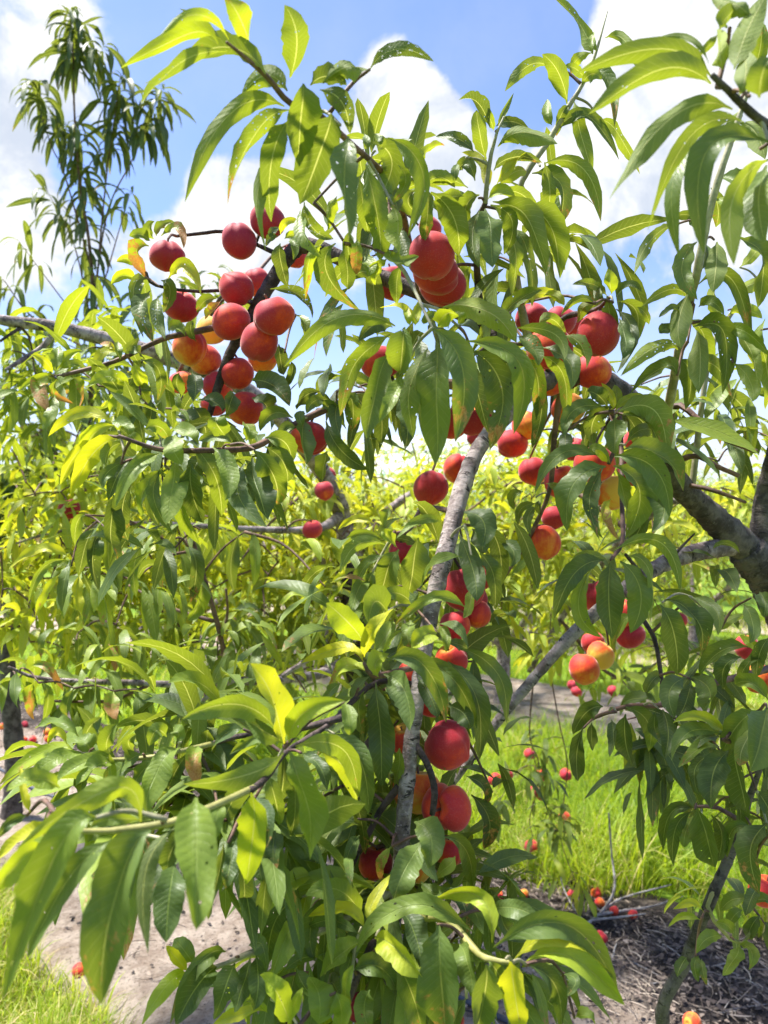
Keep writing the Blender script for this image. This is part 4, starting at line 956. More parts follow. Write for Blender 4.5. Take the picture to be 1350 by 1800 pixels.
# ---- leafy shoots that fill the crown behind the leaves read off the photo
def fill(cx, cy, d, rx, ry, rz, n, age, nl=8, L=0.16, bag=bagA, stems=None, upw=0.15, lsize=0.115, hole=0.06, shape=(7, 3), droop=1.0, away=None):
    P = in_ellipsoid(at(cx, cy, d), (rx, ry, rz), n)
    D = rng.normal(0, 0.55, (n, 3)) + np.array((0, 0, upw))
    if away is not None: D += (P - np.asarray(away)) / (np.linalg.norm(P - np.asarray(away), axis=1)[:, None] + 1e-6) * 0.8
    shoots(bag, P, D, np.full(n, L) * rng.uniform(0.6, 1.2, n), nl, age, lsize, droop, hole, 0.32, shape, stems=stems)
    return P
FILL_P = []
for a in [(400, 700, 1.42, .08, .05, .05, 6, .10), (360, 640, 1.44, .08, .05, .08, 5, .16), (640, 700, 1.34, .11, .06, .06, 8, .12), (760, 640, 1.30, .14, .08, .12, 9, .16), (860, 560, 1.30, .12, .08, .12, 8, .2),
          (960, 700, 1.36, .12, .08, .12, 9, .12), (1080, 760, 1.32, .12, .08, .1, 8, .14), (1230, 720, 1.42, .16, .12, .10, 10, .3), (1300, 640, 1.5, .12, .12, .16, 5, .5), (1230, 790, 1.36, .10, .08, .04, 4, .2),
          (730, 1000, 1.18, .09, .05, .10, 6, .15), (850, 980, 1.16, .06, .05, .08, 5, .12), (770, 1180, 1.10, .10, .05, .12, 8, .14), (640, 1150, 1.02, .10, .05, .12, 14, .4), (640, 1400, 1.04, .13, .05, .14, 20, .22),
          (830, 1400, 1.10, .05, .04, .10, 5, .12), (620, 1560, 1.0, .13, .06, .09, 20, .34), (600, 1720, .93, .17, .06, .10, 26, .42), (780, 1650, .93, .11, .05, .12, 16, .36), (440, 1400, .90, .13, .06, .08, 20, .34),
          (270, 1365, .93, .11, .06, .05, 15, .42), (380, 1500, .80, .09, .05, .06, 9, .2), (1180, 1230, 1.36, .14, .08, .05, 8, .12), (1300, 1200, 1.32, .10, .08, .12, 9, .16), (1300, 1380, 1.30, .09, .08, .12, 8, .12),
          (1330, 1620, 1.34, .07, .06, .10, 6, .18), (640, 420, 1.10, .10, .07, .10, 8, .3), (720, 400, 1.12, .07, .06, .10, 6, .3), (860, 440, 1.14, .10, .06, .10, 8, .3), (350, 800, 1.16, .14, .06, .06, 8, .2),
          (260, 900, 1.22, .10, .08, .08, 7, .16), (440, 850, 1.18, .07, .05, .06, 5, .16), (1080, 1050, 1.34, .08, .06, .08, 4, .14), (980, 620, 1.26, .07, .05, .06, 4, .2), (200, 640, 1.40, .14, .08, .05, 7, .55), (280, 700, 1.42, .10, .06, .05, 6, .35)]:
    a = list(a); a[2] += .07; a[6] = max(2, int(a[6] * .55)); FILL_P.append(fill(*a, stems=None))
# crown reaching back over the grass, sunlight painted in as yellower leaf tone
for a in [(1030, 900, 2.9, .42, .40, .26, 46, .82), (900, 900, 3.1, .30, .40, .22, 30, .84), (960, 1090, 3.1, .28, .35, .20, 26, .80), (1150, 1000, 2.9, .25, .3, .2, 10, .75), (1120, 1170, 2.9, .34, .3, .10, 12, .5), (1200, 900, 3.2, .4, .4, .22, 24, .82), (880, 1060, 3.1, .16, .3, .22, 9, .62)]:
    FILL_P.append(fill(*a[:7], a[7] - .02, lsize=.115, nl=9, L=.20))
for a in [(955, 1340, 3.25, .07, .05, .14, 8, .42), (985, 1440, 3.22, .06, .05, .12, 7, .5), (1015, 1555, 3.18, .05, .05, .05, 3, .72), (880, 1390, 3.2, .06, .05, .06, 3, .4)]:
    FILL_P.append(fill(*a, lsize=.10, nl=7, L=.12, droop=1.5))

# ================================================================== PEACHES
def peach_mesh(seed, suture=0.07, tip=0.07, squash=0.97, groove=0.17, cav=0.30, both=False):
    r_ = np.random.default_rng(seed)
    nth, nph = 26, 36
    th = np.linspace(0, np.pi, nth); ph = np.linspace(0, 2 * np.pi, nph, endpoint=False)
    TH, PH = np.meshgrid(th, ph, indexing='ij')
    dph = np.abs((PH + np.pi) % (2 * np.pi) - np.pi)
    if both: dph = np.minimum(dph, np.pi - dph)
    r = 1 - suture * np.exp(-(dph / groove) ** 2) * np.sin(TH) ** 0.7 + 0.035 * np.exp(-((dph - 0.62) / 0.5) ** 2) * np.sin(TH)
    r += 0.034 * np.sin(2 * PH + r_.uniform(0, 6)) * np.sin(TH) + 0.014 * np.sin(3 * PH + r_.uniform(0, 6) + TH * 2) * np.sin(TH)
    x = r * np.sin(TH) * np.cos(PH) * r_.uniform(0.97, 1.03); y = r * np.sin(TH) * np.sin(PH)
    z = r * np.cos(TH) * squash - cav * np.exp(-(TH / 0.30) ** 2) - tip * np.exp(-((np.pi - TH) / 0.24) ** 2)
    z += -0.10 * np.exp(-(dph / 0.28) ** 2) * np.exp(-(TH / 0.55) ** 2)
    for k in range(5):
        kv = r_.normal(0, 1.5, 3)
        wv = 0.022 * np.sin(x * kv[0] + y * kv[1] + z * kv[2] + r_.uniform(0, 6.28))
        x, y, z = x * (1 + wv), y * (1 + wv), z * (1 + wv)
    x = x + r_.normal(0, .07) * z
    V = np.stack([x, y, z], -1).reshape(-1, 3) * 0.033
    i, j = np.meshgrid(np.arange(nth - 1), np.arange(nph), indexing='ij')
    a = (i * nph + j).ravel(); b = (i * nph + (j + 1) % nph).ravel()
    return raw_mesh('peach', V, np.stack([a, a + nph, b + nph, b], -1), M_PEACH)
PM = [peach_mesh(1, .10, .07, .97, .14), peach_mesh(2, .08, .13, 1.0, .15), peach_mesh(3, .13, .05, .93, .16), peach_mesh(4, .09, .06, .95, .13), peach_mesh(5, .20, .05, .98, .26, .40, True)]
stem_me = raw_mesh('stem', *[tube_arrays(np.array([(0, 0, 0.018), (0.0006, 0, 0.026), (0.0015, 0.0005, 0.034)]), np.array([.0024, .0018, .0022]), 7, wob=0.05, seg=5)[k] for k in (0, 1)], M_TWIG, None)
PEACH_TOPS = []
DISCS = []
def peach(px, py, r, ripe, crim, label, diam=0.066, tilt=None, var=None, depth=None, group=None, pos=None, stem=True, hook=True, suture=None):
    d = depth or F_ * diam / 2 / r
    if depth: diam = 2 * r * depth / F_
    loc = at(px, py, d) if pos is None else np.asarray(pos, float)
    o = bpy.data.objects.new('peach', PM[var if var is not None else random.randrange(4)])
    COL.objects.link(o)
    s = diam / 0.066
    o.location = Vector(loc); o.scale = (s * random.uniform(.94, 1.03), s * random.uniform(.95, 1.02), s * random.uniform(.93, 1.05))
    ax = Vector(tilt) if tilt is not None else Vector((random.gauss(0, .35), random.gauss(0, .35), 1))
    q = ax.normalized().to_track_quat('Z', 'Y')
    spin = suture if suture is not None else random.uniform(0, 6.28)
    o.rotation_mode = 'QUATERNION'
    from mathutils import Quaternion
    o.rotation_quaternion = q @ Quaternion((0, 0, 1), spin)
    o.color = (ripe, crim, 0, 1)
    if pos is None and r > 14: DISCS.append((px, py, r, d))
    o['label'] = label; o['category'] = 'peach'
    if group: o['group'] = group
    if stem:
        c = bpy.data.objects.new('stem', stem_me)
        COL.objects.link(c)
        c.parent = o
    if hook:
        PEACH_TOPS.append(np.array(Vector(loc) + ax.normalized() * 0.030 * s))
    return o
GL = 'peaches in the dense bunch by the tall shoots'
for a in [
    (293, 450, 32, .78, .55, 'dark crimson peach at the outer end of the bunch, small leaves on top of it', dict(tilt=(.1, -.1, 1), suture=4.3)),
    (420, 424, 31, .85, .80, 'round wine-red peach hanging free against white cloud', dict(tilt=(0, .3, 1), suture=1.5)),
    (470, 389, 31, .85, .6, 'red peach half behind a hanging leaf, topmost of the dense bunch', dict(tilt=(.2, .2, 1), suture=2.2)),
    (519, 449, 23, .60, .3, 'orange-red peach peeking out below the dark bent limb', {}),
    (415, 507, 32, .80, .25, 'pinkish red peach with a pale pointed tip touching the dark limb', dict(tilt=(.5, .5, -.6), var=1)),
    (452, 497, 25, .62, .1, 'coral peach tucked behind the pale-tipped one', {}),
    (318, 538, 31, .75, .15, 'bright red peach with a notched top below the small-leaved one', dict(tilt=(.3, -.5, 1), var=2, suture=4.7)),
    (406, 565, 33, .78, .3, 'rosy red peach in the middle of the dense bunch, in front of the limb', dict(tilt=(-.4, .6, .3))),
    (482, 555, 36, .66, .35, 'large orange-red creased peach right under the dark limb', dict(tilt=(-.4, -.3, 1), suture=4.4, var=2)),
    (456, 602, 35, .90, .55, 'large crimson peach low in the dense bunch with a pointed base', dict(tilt=(-.1, .7, .8), var=1)),
    (333, 611, 31, .28, .05, 'dull orange peach hanging under the thin twig of the dense bunch', {}),
    (372, 580, 26, .10, .0, 'greenish ochre peach hidden behind the twig', {}),
    (360, 632, 27, .50, .1, 'orange-red peach behind the dull orange one', {}),
    (416, 656, 31, .72, .2, 'bright red round peach at the bottom middle of the dense bunch', dict(tilt=(0, .3, 1), suture=4.8)),
    (462, 626, 29, .45, .2, 'orange peach almost hidden under the large crimson one', {}),
    (430, 719, 31, .55, .15, 'orange-red peach lowest in the dense bunch, resting among dark leaves', {}),
    (383, 681, 27, .60, .2, 'small orange-red peach in shade above the lowest one', {}),
    (320, 672, 22, .50, .1, 'orange peach showing between leaves at the lower outer edge of the bunch', {}),
    (375, 712, 22, .80, .3, 'dark red peach sliver among the dark leaves under the bunch', {})]:
    peach(*a[:6], group=GL, **a[6])
GT = 'peaches in the tight stack under the top leaves'
peach(758, 452, 43, .92, .25, 'large pink-red fuzzy peach on top of the tight stack', group=GT, tilt=(0, .35, 1), suture=4.9, var=1)
peach(766, 480, 42, .88, .25, 'peach pressed beneath the large pink-red one, second of the tight stack', group=GT, tilt=(.2, .4, 1), depth=1.075)
peach(777, 500, 40, .88, .25, 'lowest pale-rimmed peach of the tight stack', group=GT, tilt=(.3, .4, 1), depth=1.14)
peach(690, 497, 30, .86, .6, 'dark red peach behind leaves beside the tight stack', group=GT)
peach(757, 402, 22, .8, .4, 'small dark red peach just above the tight stack', group=GT)
peach(543, 770, 33, .62, .35, 'single orange-red peach partly covered by one upright leaf', tilt=(.1, .3, 1), suture=3.6)
GC = 'peaches behind the broad central leaves'
for a in [(668, 638, 33, .78, .15, 'red peach framed by two long arching leaves'), (727, 690, 28, .66, .2, 'peach showing as a red patch between hanging leaves'), (795, 745, 30, .75, .3, 'red peach sliver beside the longest dark leaf'),
          (835, 738, 30, .74, .3, 'red peach between two broad leaves above the limb'), (838, 768, 18, .8, .4, 'dark red peach just touching the top of the limb'), (900, 781, 26, .70, .45, 'dark orange-red peach below the holed leaf, next to the limb top'),
          (757, 859, 30, .72, .1, 'bright red peach with a leaf across it, hanging beside the limb'), (804, 824, 26, .5, .1, 'orange peach tucked behind the limb and a leaf')]:
    peach(*a, group=GC)
GR = 'peaches on the arching limb by the bright sky'
for a in [(935, 561, 31, .80, .3, 'pinkish red peach highest on the arching limb', {}), (966, 612, 39, .70, .15, 'large red peach crossed by thin leaves', dict(suture=4.9)), (984, 566, 27, .82, .35, 'pink peach behind the highest one', {}),
          (1006, 572, 25, .85, .4, 'dull red peach next to the thin dark twig', {}), (1052, 589, 39, .82, .45, 'big crimson peach with a pale leaf hanging across it', dict(tilt=(0, .3, 1), suture=4.6, var=1)),
          (1042, 653, 32, .62, .15, 'red and orange peach directly below the big crimson one', {}), (966, 665, 32, .70, .2, 'red peach low between two narrow leaves', {}), (1000, 718, 30, .30, .1, 'brownish orange peach in the shade of dark leaves', {}),
          (925, 748, 26, .40, .1, 'orange peach behind a curled leaf', {})]:
    peach(*a[:6], group=GR, **a[6])
GS = 'peaches in the shaded bunch over the grass'
for a in [(937, 829, 27, .56, .15, 'orange-red peach at the outer end of the shaded bunch', {}), (988, 849, 30, .62, .2, 'red-orange peach under a long narrow leaf', {}), (1045, 816, 35, .66, .15, 'red peach behind the rosette of arching leaves', {}),
          (1117, 827, 30, .86, .3, 'bright crimson peach between two arching leaves', {}), (1076, 868, 30, .10, .0, 'golden yellow peach glowing beneath the rosette', {}), (1119, 772, 24, .8, .1, 'small red peach under a pale curved leaf', {}),
          (1010, 790, 24, .7, .3, 'dark red peach in the shade above the bunch', {}),
          (975, 910, 21, .80, .55, 'small dark red peach resting on a bigger one', dict(diam=.05)), (957, 953, 30, .52, .05, 'glowing orange-red peach hanging lowest with a seam down its side', dict(tilt=(0, .2, 1), suture=5.6))]:
    peach(*a[:6], group=GS, **a[6])
GM = 'peaches along the leaning central limb'
for a in [(815, 1036, 38, .80, .3, 'deep red peach behind leaves to the side of the limb', dict(depth=1.14)), (822, 1048, 34, .86, .4, 'pointed red peach pressed against the deep red one', dict(depth=1.19)), (838, 1078, 27, .72, .2, 'red peach with pale pointed edge at the bottom of the bunch', dict(depth=1.16)),
          (845, 1015, 22, .7, .5, 'dark peach in shade behind hanging leaves', dict(depth=1.25)), (800, 1100, 26, .8, .3, 'small red peach beneath the pointed ones', dict(depth=1.13)), (795, 1160, 28, .50, .05, 'orange-red peach in the middle of the limb, half covered', dict(depth=1.10)),
          (728, 1192, 32, .42, .05, 'orange peach behind the limb between leaves', dict(depth=1.09)), (755, 1232, 30, .75, .3, 'dark red peach just above the big creased one', dict(depth=1.08)),
          (705, 970, 22, .85, .4, 'red sliver of peach behind the limb under flat leaves', dict(depth=1.22)),
          (788, 1310, 43, .78, .25, 'big bright red peach with a dimpled tip beside the limb', dict(tilt=(-.85, .35, .45), var=1, depth=1.02, suture=1.2)),
          (787, 1420, 45, .50, .0, 'heart-shaped red and yellow peach split by a dark twig', dict(tilt=(-.56, -.80, .22), var=4, depth=1.02, suture=-1.45)),
          (712, 1300, 28, .30, .0, 'yellow-orange peach peeking out behind the limb', dict(depth=1.06)), (735, 1392, 42, .22, .0, 'orange peach with a yellow cheek behind the limb', dict(depth=1.07)),
          (660, 1518, 30, .72, .2, 'red peach low among leaves next to the dark twig', dict(depth=1.08)), (735, 1527, 26, .18, .0, 'orange peach under the broad leaves at the limb foot', dict(depth=1.04)), (788, 1497, 28, .35, .0, 'pale orange peach below the heart-shaped one', dict(depth=1.06)),
          (632, 1770, 26, .8, .4, 'dark red peach patch at the bottom edge among leaves', dict(depth=1.0)), (790, 1795, 26, .8, .4, 'red peach patch behind the lowest hanging leaves', dict(depth=.98))]:
    peach(*a[:6], group=GM, **a[6])
GD = 'peaches on the lower branch'
for a in [(1027, 1176, 28, .42, .0, 'glowing orange-red peach hanging below the slanting branch', dict(tilt=(.2, .3, 1))), (1056, 1152, 26, .20, .0, 'orange peach behind the glowing one', {}), (1050, 1048, 28, .74, .2, 'red peach behind long dark leaves on the slanting branch', {}),
          (1109, 1116, 26, .80, .35, 'dark red peach below the branch with a leaf over it', {}), (1090, 1080, 26, .65, .1, 'orange-red peach at the branch between leaves', {}), (1042, 1130, 20, .5, .1, 'pinkish peach just above the glowing one', dict(diam=.055)),
          (1336, 1192, 28, .45, .0, 'orange-red peach cut by the frame edge', {}), (1312, 1137, 22, .65, .1, 'pinkish red peach above the one cut by the frame', {}), (1346, 1568, 28, .62, .1, 'red peach under a dark hanging leaf at the lower frame edge', {})]:
    peach(*a[:6], group=GD, **a[6])
GB = 'small peaches further back'
for a in [(576, 834, 15, .7, .5, 'pink peach, upper of two touching ones by the background trunk', dict(tilt=(0, 0, 1))), (570, 863, 17, .75, .6, 'mauve-red peach, lower of two touching ones by the background trunk', {}), (550, 931, 18, .7, .4, 'half hidden pink peach below the two touching ones', {}),
          (121, 895, 18, .75, .5, 'lone dark red peach among the sunlit leaves', {}), (1195, 1090, 15, .8, .7, 'mauve peach in shade behind the dark leaves', {}), (1078, 1215, 10, .8, .4, 'tiny red peach on the far thin branch', {}),
          (1014, 1216, 10, .8, .4, 'tiny red peach below the glowing orange one', {}), (1006, 1204, 9, .8, .5, 'tiny dark peach beside the tiny red one', {}),
          (930, 1325, 10, .85, .6, 'dark red peach, topmost of those dangling over the grass', {}), (952, 1363, 11, .85, .6, 'second dark peach down the dangling twig', {}), (938, 1391, 11, .85, .6, 'one of two touching peaches midway down the twig', {}), (952, 1396, 11, .85, .6, 'other of two touching peaches midway down the twig', {}),
          (994, 1361, 11, .7, .4, 'red and pale peach at the top of the second dangling twig', {}), (993, 1438, 11, .6, .2, 'orange-red peach midway down the second dangling twig', {}), (985, 1458, 11, .75, .4, 'crimson peach just below the orange-red dangling one', {}),
          (934, 1487, 12, .7, .4, 'pale pink peach dangling lowest above the dry grass', {}), (870, 1370, 12, .7, .3, 'pink peach behind the leaves next to the grass', {}), (893, 1361, 10, .8, .4, 'small red peach behind the leaves next to the grass', {})]:
    peach(*a[:6], group=GB, **a[6])
GF = 'fallen peaches on the soil'
def fallen(px, py, r, ripe, crim, label):
    p = on_ground(px, py + r * 0.9)
    d = project(p)[2]
    diam = min(0.072, max(0.040, 2 * r * d / F_))
    z = soil_z(p) + diam * 0.46
    q = on_ground(px, py, z)
    q[2] = soil_z(q) + diam * 0.45
    peach(0, 0, 0, ripe, crim, label, diam=diam, pos=q, depth=None, tilt=(random.gauss(0, 1), random.gauss(0, 1), random.gauss(0, 1)), group=GF, stem=False, hook=False) if False else None
    o = bpy.data.objects.new('peach', PM[random.randrange(4)])
    COL.objects.link(o)
    s = diam / 0.066
    o.location = Vector(q); o.scale = (s, s, s)
    o.rotation_euler = [random.uniform(0, 6.28) for _ in range(3)]
    o.color = (ripe, crim, 0, 1)
    o['label'] = label; o['category'] = 'peach'; o['group'] = GF
random.seed(21)
for a in [(874, 1570, 10, .62, .1, 'fallen red peach on dark litter by the grass edge'), (885, 1517, 7, .5, .0, 'small fallen orange peach deep in the grass edge'), (937, 1596, 13, .60, .1, 'fallen red peach next to a grey stalk'), (921, 1566, 8, .35, .7, 'fallen brownish peach beside dry grass'),
          (1048, 1572, 10, .40, .0, 'fallen orange-red peach behind the dead branch'), (1055, 1588, 9, .6, .1, 'fallen red peach touching the orange-red one'), (1080, 1600, 8, .6, .1, 'fallen red peach under the dead branch'), (1113, 1606, 8, .6, .1, 'fallen red peach at the tip of the dead branch'),
          (1004, 1569, 8, .45, .9, 'fallen dull brown peach in the litter'), (1055, 1651, 12, .60, .05, 'fallen coral red peach alone on bare soil'), (1217, 1796, 16, .45, .0, 'fallen coral peach at the bottom edge'), (140, 1703, 13, .85, .1, 'fallen red peach alone on pale soil near the low grass'),
          (572, 1450, 11, .40, .0, 'fallen orange peach seen between the leaves'), (30, 1299, 7, .62, .1, 'fallen red peach, outer one of the far cluster'), (42, 1299, 6, .3, .4, 'fallen brown peach between two red ones'), (58, 1298, 7, .62, .1, 'brightest fallen red peach of the far cluster'),
          (83, 1286, 6, .3, .2, 'fallen faded orange peach behind a leaf'), (84, 1296, 6, .6, .1, 'fallen red peach below the faded one'), (44, 1271, 6, .85, .5, 'fallen dark crimson peach farthest up the soil'), (4, 1278, 6, .3, .2, 'fallen tan peach at the frame edge'),
          (884, 1129, 5, .6, .1, 'far fallen red peach on the next tree row'), (889, 1134, 5, .6, .1, 'far fallen coral peach beside another on the next row')]:
    fallen(*a)

def before_fruit(Q, share):
    x, y, d = project(Q)
    bad = np.zeros(len(Q), bool)
    for px, py, r, dp in DISCS:
        bad |= (((x - px) ** 2 + (y - py) ** 2 < (r * .95) ** 2) & (d < dp)).mean(axis=1) > share
    return bad
bagA.items[(7, 3)] = [(V[k], lf[k]) for V, lf in bagA.items[(7, 3)] for k in [~before_fruit(V.reshape(len(V), -1, 3), .10)]]
# ---- thin twigs from leaf bases, peaches and shoots to the nearest wood
def cluster(pts, rad):
    out = []
    for p in pts:
        for c in out:
            if np.linalg.norm(c[0] / c[1] - p) < rad:
                c[0] += p; c[1] += 1
                break
        else:
            out.append([p.copy(), 1])
    return [c[0] / c[1] for c in out]
def connect(points, skel, root, mats, rmin, rmax, single=True, skip=0.012):
    S = np.concatenate(skel)
    ang = []
    for p in sorted(points, key=lambda p: np.min(np.linalg.norm(S - p, axis=1))):
        dd = np.linalg.norm(S - p, axis=1)
        i = int(dd.argmin())
        if dd[i] < skip: continue
        if dd[i] > 0.9: continue
        s = S[i]
        view = p - CAMP; view /= np.linalg.norm(view)
        m = 0.5 * (p + s) + view * min(0.03, dd[i] * 0.25) + np.array((0, 0, 0.10 * dd[i])) + rng.normal(0, 0.03 * dd[i], 3)
        P = np.array([s, m, p])
        if before_fruit(catmull(P, 14)[None], .12)[0]: continue
        r0 = rmin + (rmax - rmin) * min(1, dd[i] / 0.3)
        ang.append((P, [r0 * 1.25, r0, rmin]))
        S = np.vstack([S, catmull(P, 6)[1:]])
    if single:
        for P, r in ang: tube('twig', P, r, mats[random.randrange(len(mats))], root, 6, seg=8)
    elif ang:
        VV, FF, UU, k = [], [], [], 0
        for P, r in ang:
            V, Fq, uv = tube_arrays(P, r, 5, seg=6, round_end=False)
            VV.append(V); FF.append(Fq + k); UU.append(uv); k += len(V)
        o = add_obj('twigs', raw_mesh('twigs', np.concatenate(VV) - np.array(root.location), np.concatenate(FF), mats[0], np.concatenate(UU)), root, root.location)
        o['kind'] = 'stuff'
connect(cluster(HERO_B, 0.045), SK, A, [M_TWIG, M_SHOOT_PALE, M_TWIG], .0016, .0034)
near_tops = [p for p in PEACH_TOPS if project(p)[2] < 1.7]
connect(near_tops, SK, A, [M_BARK_DARK, M_TWIG], .0022, .0040, skip=.02)
connect([p for f in FILL_P for p in f], SK, A, [M_TWIG], .0015, .0034, single=False)

# ================================================================== TREES BEHIND
def wtube(name, P, Rr, mat, root, sides=8, sk=None, **kw):
    o = tube(name, np.array(P, float), Rr, mat, root, sides, **kw)
    if sk is not None: sk.append(catmull(np.array(P, float), len(P) * 5))
    return o
TREES = [(A, bagA)]
# second tree of the row
B0 = np.array((-0.10, 3.05, 0.0))
Bt = thing('peach_tree', 'peach tree just behind, its low twiggy branches and limb spreading across the mid distance', 'tree', B0)
bagB = LeafBag(); SKB = []
wtube('trunk', [B0 + (0, 0, -.03), B0 + (-.01, .02, .3), at(632, 1330, 3.0), at(622, 1080, 2.95), at(612, 985, 2.93)], [.075, .06, .052, .047, .042], M_BARK_DARK, Bt, 12, SKB)
def limbB(name, pts, mat, sides=8): return limb(name, pts, mat, Bt, sides, smp=SKB)
limbB('limb', [(612, 990, 2.93, .040), (600, 900, 2.9, .035), (560, 820, 2.75, .031), (470, 715, 2.5, .029), (380, 660, 2.38, .0265), (290, 628, 2.32, .0245), (200, 600, 2.26, .022), (100, 575, 2.2, .0185), (0, 562, 2.15, .0165), (-110, 535, 2.1, .014)], M_BARK, 11)
limbB('twig', [(100, 577, 2.2, .010), (75, 610, 2.2, .009), (40, 632, 2.15, .007), (10, 650, 2.1, .004)], M_BARK)
limbB('twig', [(60, 570, 2.18, .006), (30, 580, 2.16, .005), (0, 600, 2.12, .004)], M_BARK_DARK)
limbB('twig', [(30, 570, 2.18, .005), (50, 590, 2.2, .0035), (58, 625, 2.25, .0026)], M_BARK_DARK)
limbB('limb', [(625, 1150, 2.96, .026), (570, 1182, 2.4, .017), (490, 1195, 2.05, .0120), (400, 1198, 1.92, .0110), (320, 1203, 1.88, .0090), (230, 1200, 1.85, .0078), (130, 1197, 1.82, .006), (60, 1190, 1.8, .0046), (15, 1172, 1.78, .003)], M_BARK, 9)
limbB('twig', [(400, 1197, 1.92, .0080), (388, 1120, 1.92, .0066), (360, 1020, 1.90, .0060), (335, 940, 1.88, .0056), (312, 885, 1.86, .0046)], M_TWIG)
limbB('twig', [(400, 1197, 1.92, .0066), (412, 1215, 1.92, .005), (414, 1240, 1.93, .004)], M_BARK)
limbB('twig', [(388, 1205, 1.92, .0070), (340, 1245, 1.95, .0062), (284, 1286, 2.0, .005)], M_BARK)
limbB('twig', [(388, 1120, 1.92, .0050), (400, 1080, 1.92, .004), (397, 1035, 1.9, .003)], M_TWIG)
limbB('twig', [(375, 1092, 1.92, .0055), (300, 1068, 1.95, .0045), (225, 1028, 2.0, .003)], M_TWIG)
limbB('twig', [(260, 1205, 1.86, .0045), (190, 1232, 1.84, .0038), (80, 1232, 1.82, .003)], M_TWIG)
limbB('twig', [(485, 1195, 2.05, .0075), (560, 1150, 2.1, .006), (640, 1120, 2.2, .0045)], M_BARK)
limbB('limb', [(612, 1000, 2.93, .030), (660, 920, 3.1, .022), (720, 870, 3.3, .016), (800, 830, 3.4, .010)], M_BARK)
limbB('limb', [(615, 1020, 2.94, .026), (560, 985, 3.1, .018), (470, 960, 3.3, .013), (380, 900, 3.4, .009)], M_BARK)
limbB('twig', [(530, 870, 2.8, .006), (470, 925, 2.6, .0045), (420, 990, 2.5, .003)], M_TWIG)
limbB('limb', [(600, 905, 2.9, .022), (555, 930, 2.6, .015), (440, 930, 2.45, .010), (250, 920, 2.4, .007), (100, 935, 2.4, .005), (0, 965, 2.4, .003)], M_BARK)
FB = []
def fillB(*a, **k): FB.append(fill(*a[:7], a[7] - .02, bag=bagB, **k))  # high tone values paint sunlight into the mid-distance leaves
for a in [(300, 1010, 2.8, .62, .40, .36, 92, .80), (560, 1010, 2.9, .40, .40, .30, 52, .80), (120, 1000, 2.5, .40, .25, .32, 56, .80), (120, 790, 2.5, .26, .25, .16, 16, .66), (60, 660, 2.3, .22, .16, .12, 12, .5), (240, 660, 2.5, .25, .2, .12, 10, .5),
          (440, 870, 2.8, .30, .30, .16, 26, .80), (640, 880, 3.2, .35, .3, .14, 30, .84), (480, 1130, 2.6, .36, .3, .16, 26, .62), (690, 1080, 3.0, .25, .3, .25, 22, .62)]:
    fillB(*a, nl=9, L=.19, lsize=.115)
for a in [(90, 1190, 1.85, .16, .08, .03, 5, .45), (270, 1215, 1.9, .16, .08, .05, 6, .48), (420, 1120, 2.0, .12, .08, .10, 5, .45), (330, 960, 1.9, .07, .06, .07, 4, .5), (500, 1190, 2.1, .12, .1, .05, 5, .4), (160, 1100, 2.0, .14, .1, .08, 5, .5), (180, 1010, 1.7, .07, .06, .06, 4, .5)]:
    fillB(*a, nl=8, L=.15, droop=1.5, lsize=.11)
H_save = (bagA, HERO_B)
bagA, HERO_B = bagB, []
H(1.5, '''122 980 75 965 15 1000 18 Y,120 985 75 1000 50 1060 14 l,105 1010 80 1040 62 1085 15 Y,123 985 113 1030 108 1075 18 m,165 930 150 960 138 1015 28 m 1.45,180 940 162 970 175 1040 26 d 1.45,140 1010 135 1050 145 1090 18 Y,142 1000 160 1040 172 1075 12 d 1.5,
150 905 135 920 132 960 20 l 1.5,195 920 190 970 196 1020 18 p 1.5,215 935 200 990 212 1040 22 m 1.5,250 960 235 1000 240 1050 22 m 1.5,290 950 280 990 285 1035 20 m 1.6,330 960 345 1000 335 1060 24 d 1.7,
60 1200 50 1225 60 1265 18 b 1.75,75 1200 85 1230 75 1270 16 l 1.75,130 1210 118 1235 120 1262 20 m 1.75,55 1170 85 1175 112 1215 14 b 1.75,30 1180 25 1210 32 1245 18 m 1.75,200 1215 195 1240 205 1265 26 b 1.75,240 1212 258 1240 250 1285 18 l 1.75,
575 1020 548 1045 525 1060 16 Y 1.7,580 1025 600 1010 597 1000 14 Y 1.7,560 1050 520 1045 490 1065 14 y 1.7,300 880 320 910 330 950 22 m 1.75,420 940 405 990 412 1040 22 m 1.8,440 930 450 980 445 1030 20 l 1.8,355 1010 350 1060 330 1090 20 l 1.85''')
hb = HERO_B
bagA, HERO_B = H_save
connect(cluster(hb, 0.05), SKB, Bt, [M_TWIG], .0018, .0036)
connect([p for f in FB for p in f] + [p for p in PEACH_TOPS if 1.7 < project(p)[2] < 3.2 and project(p)[0] < 700], SKB, Bt, [M_TWIG], .002, .0045, single=False)
TREES.append((Bt, bagB))

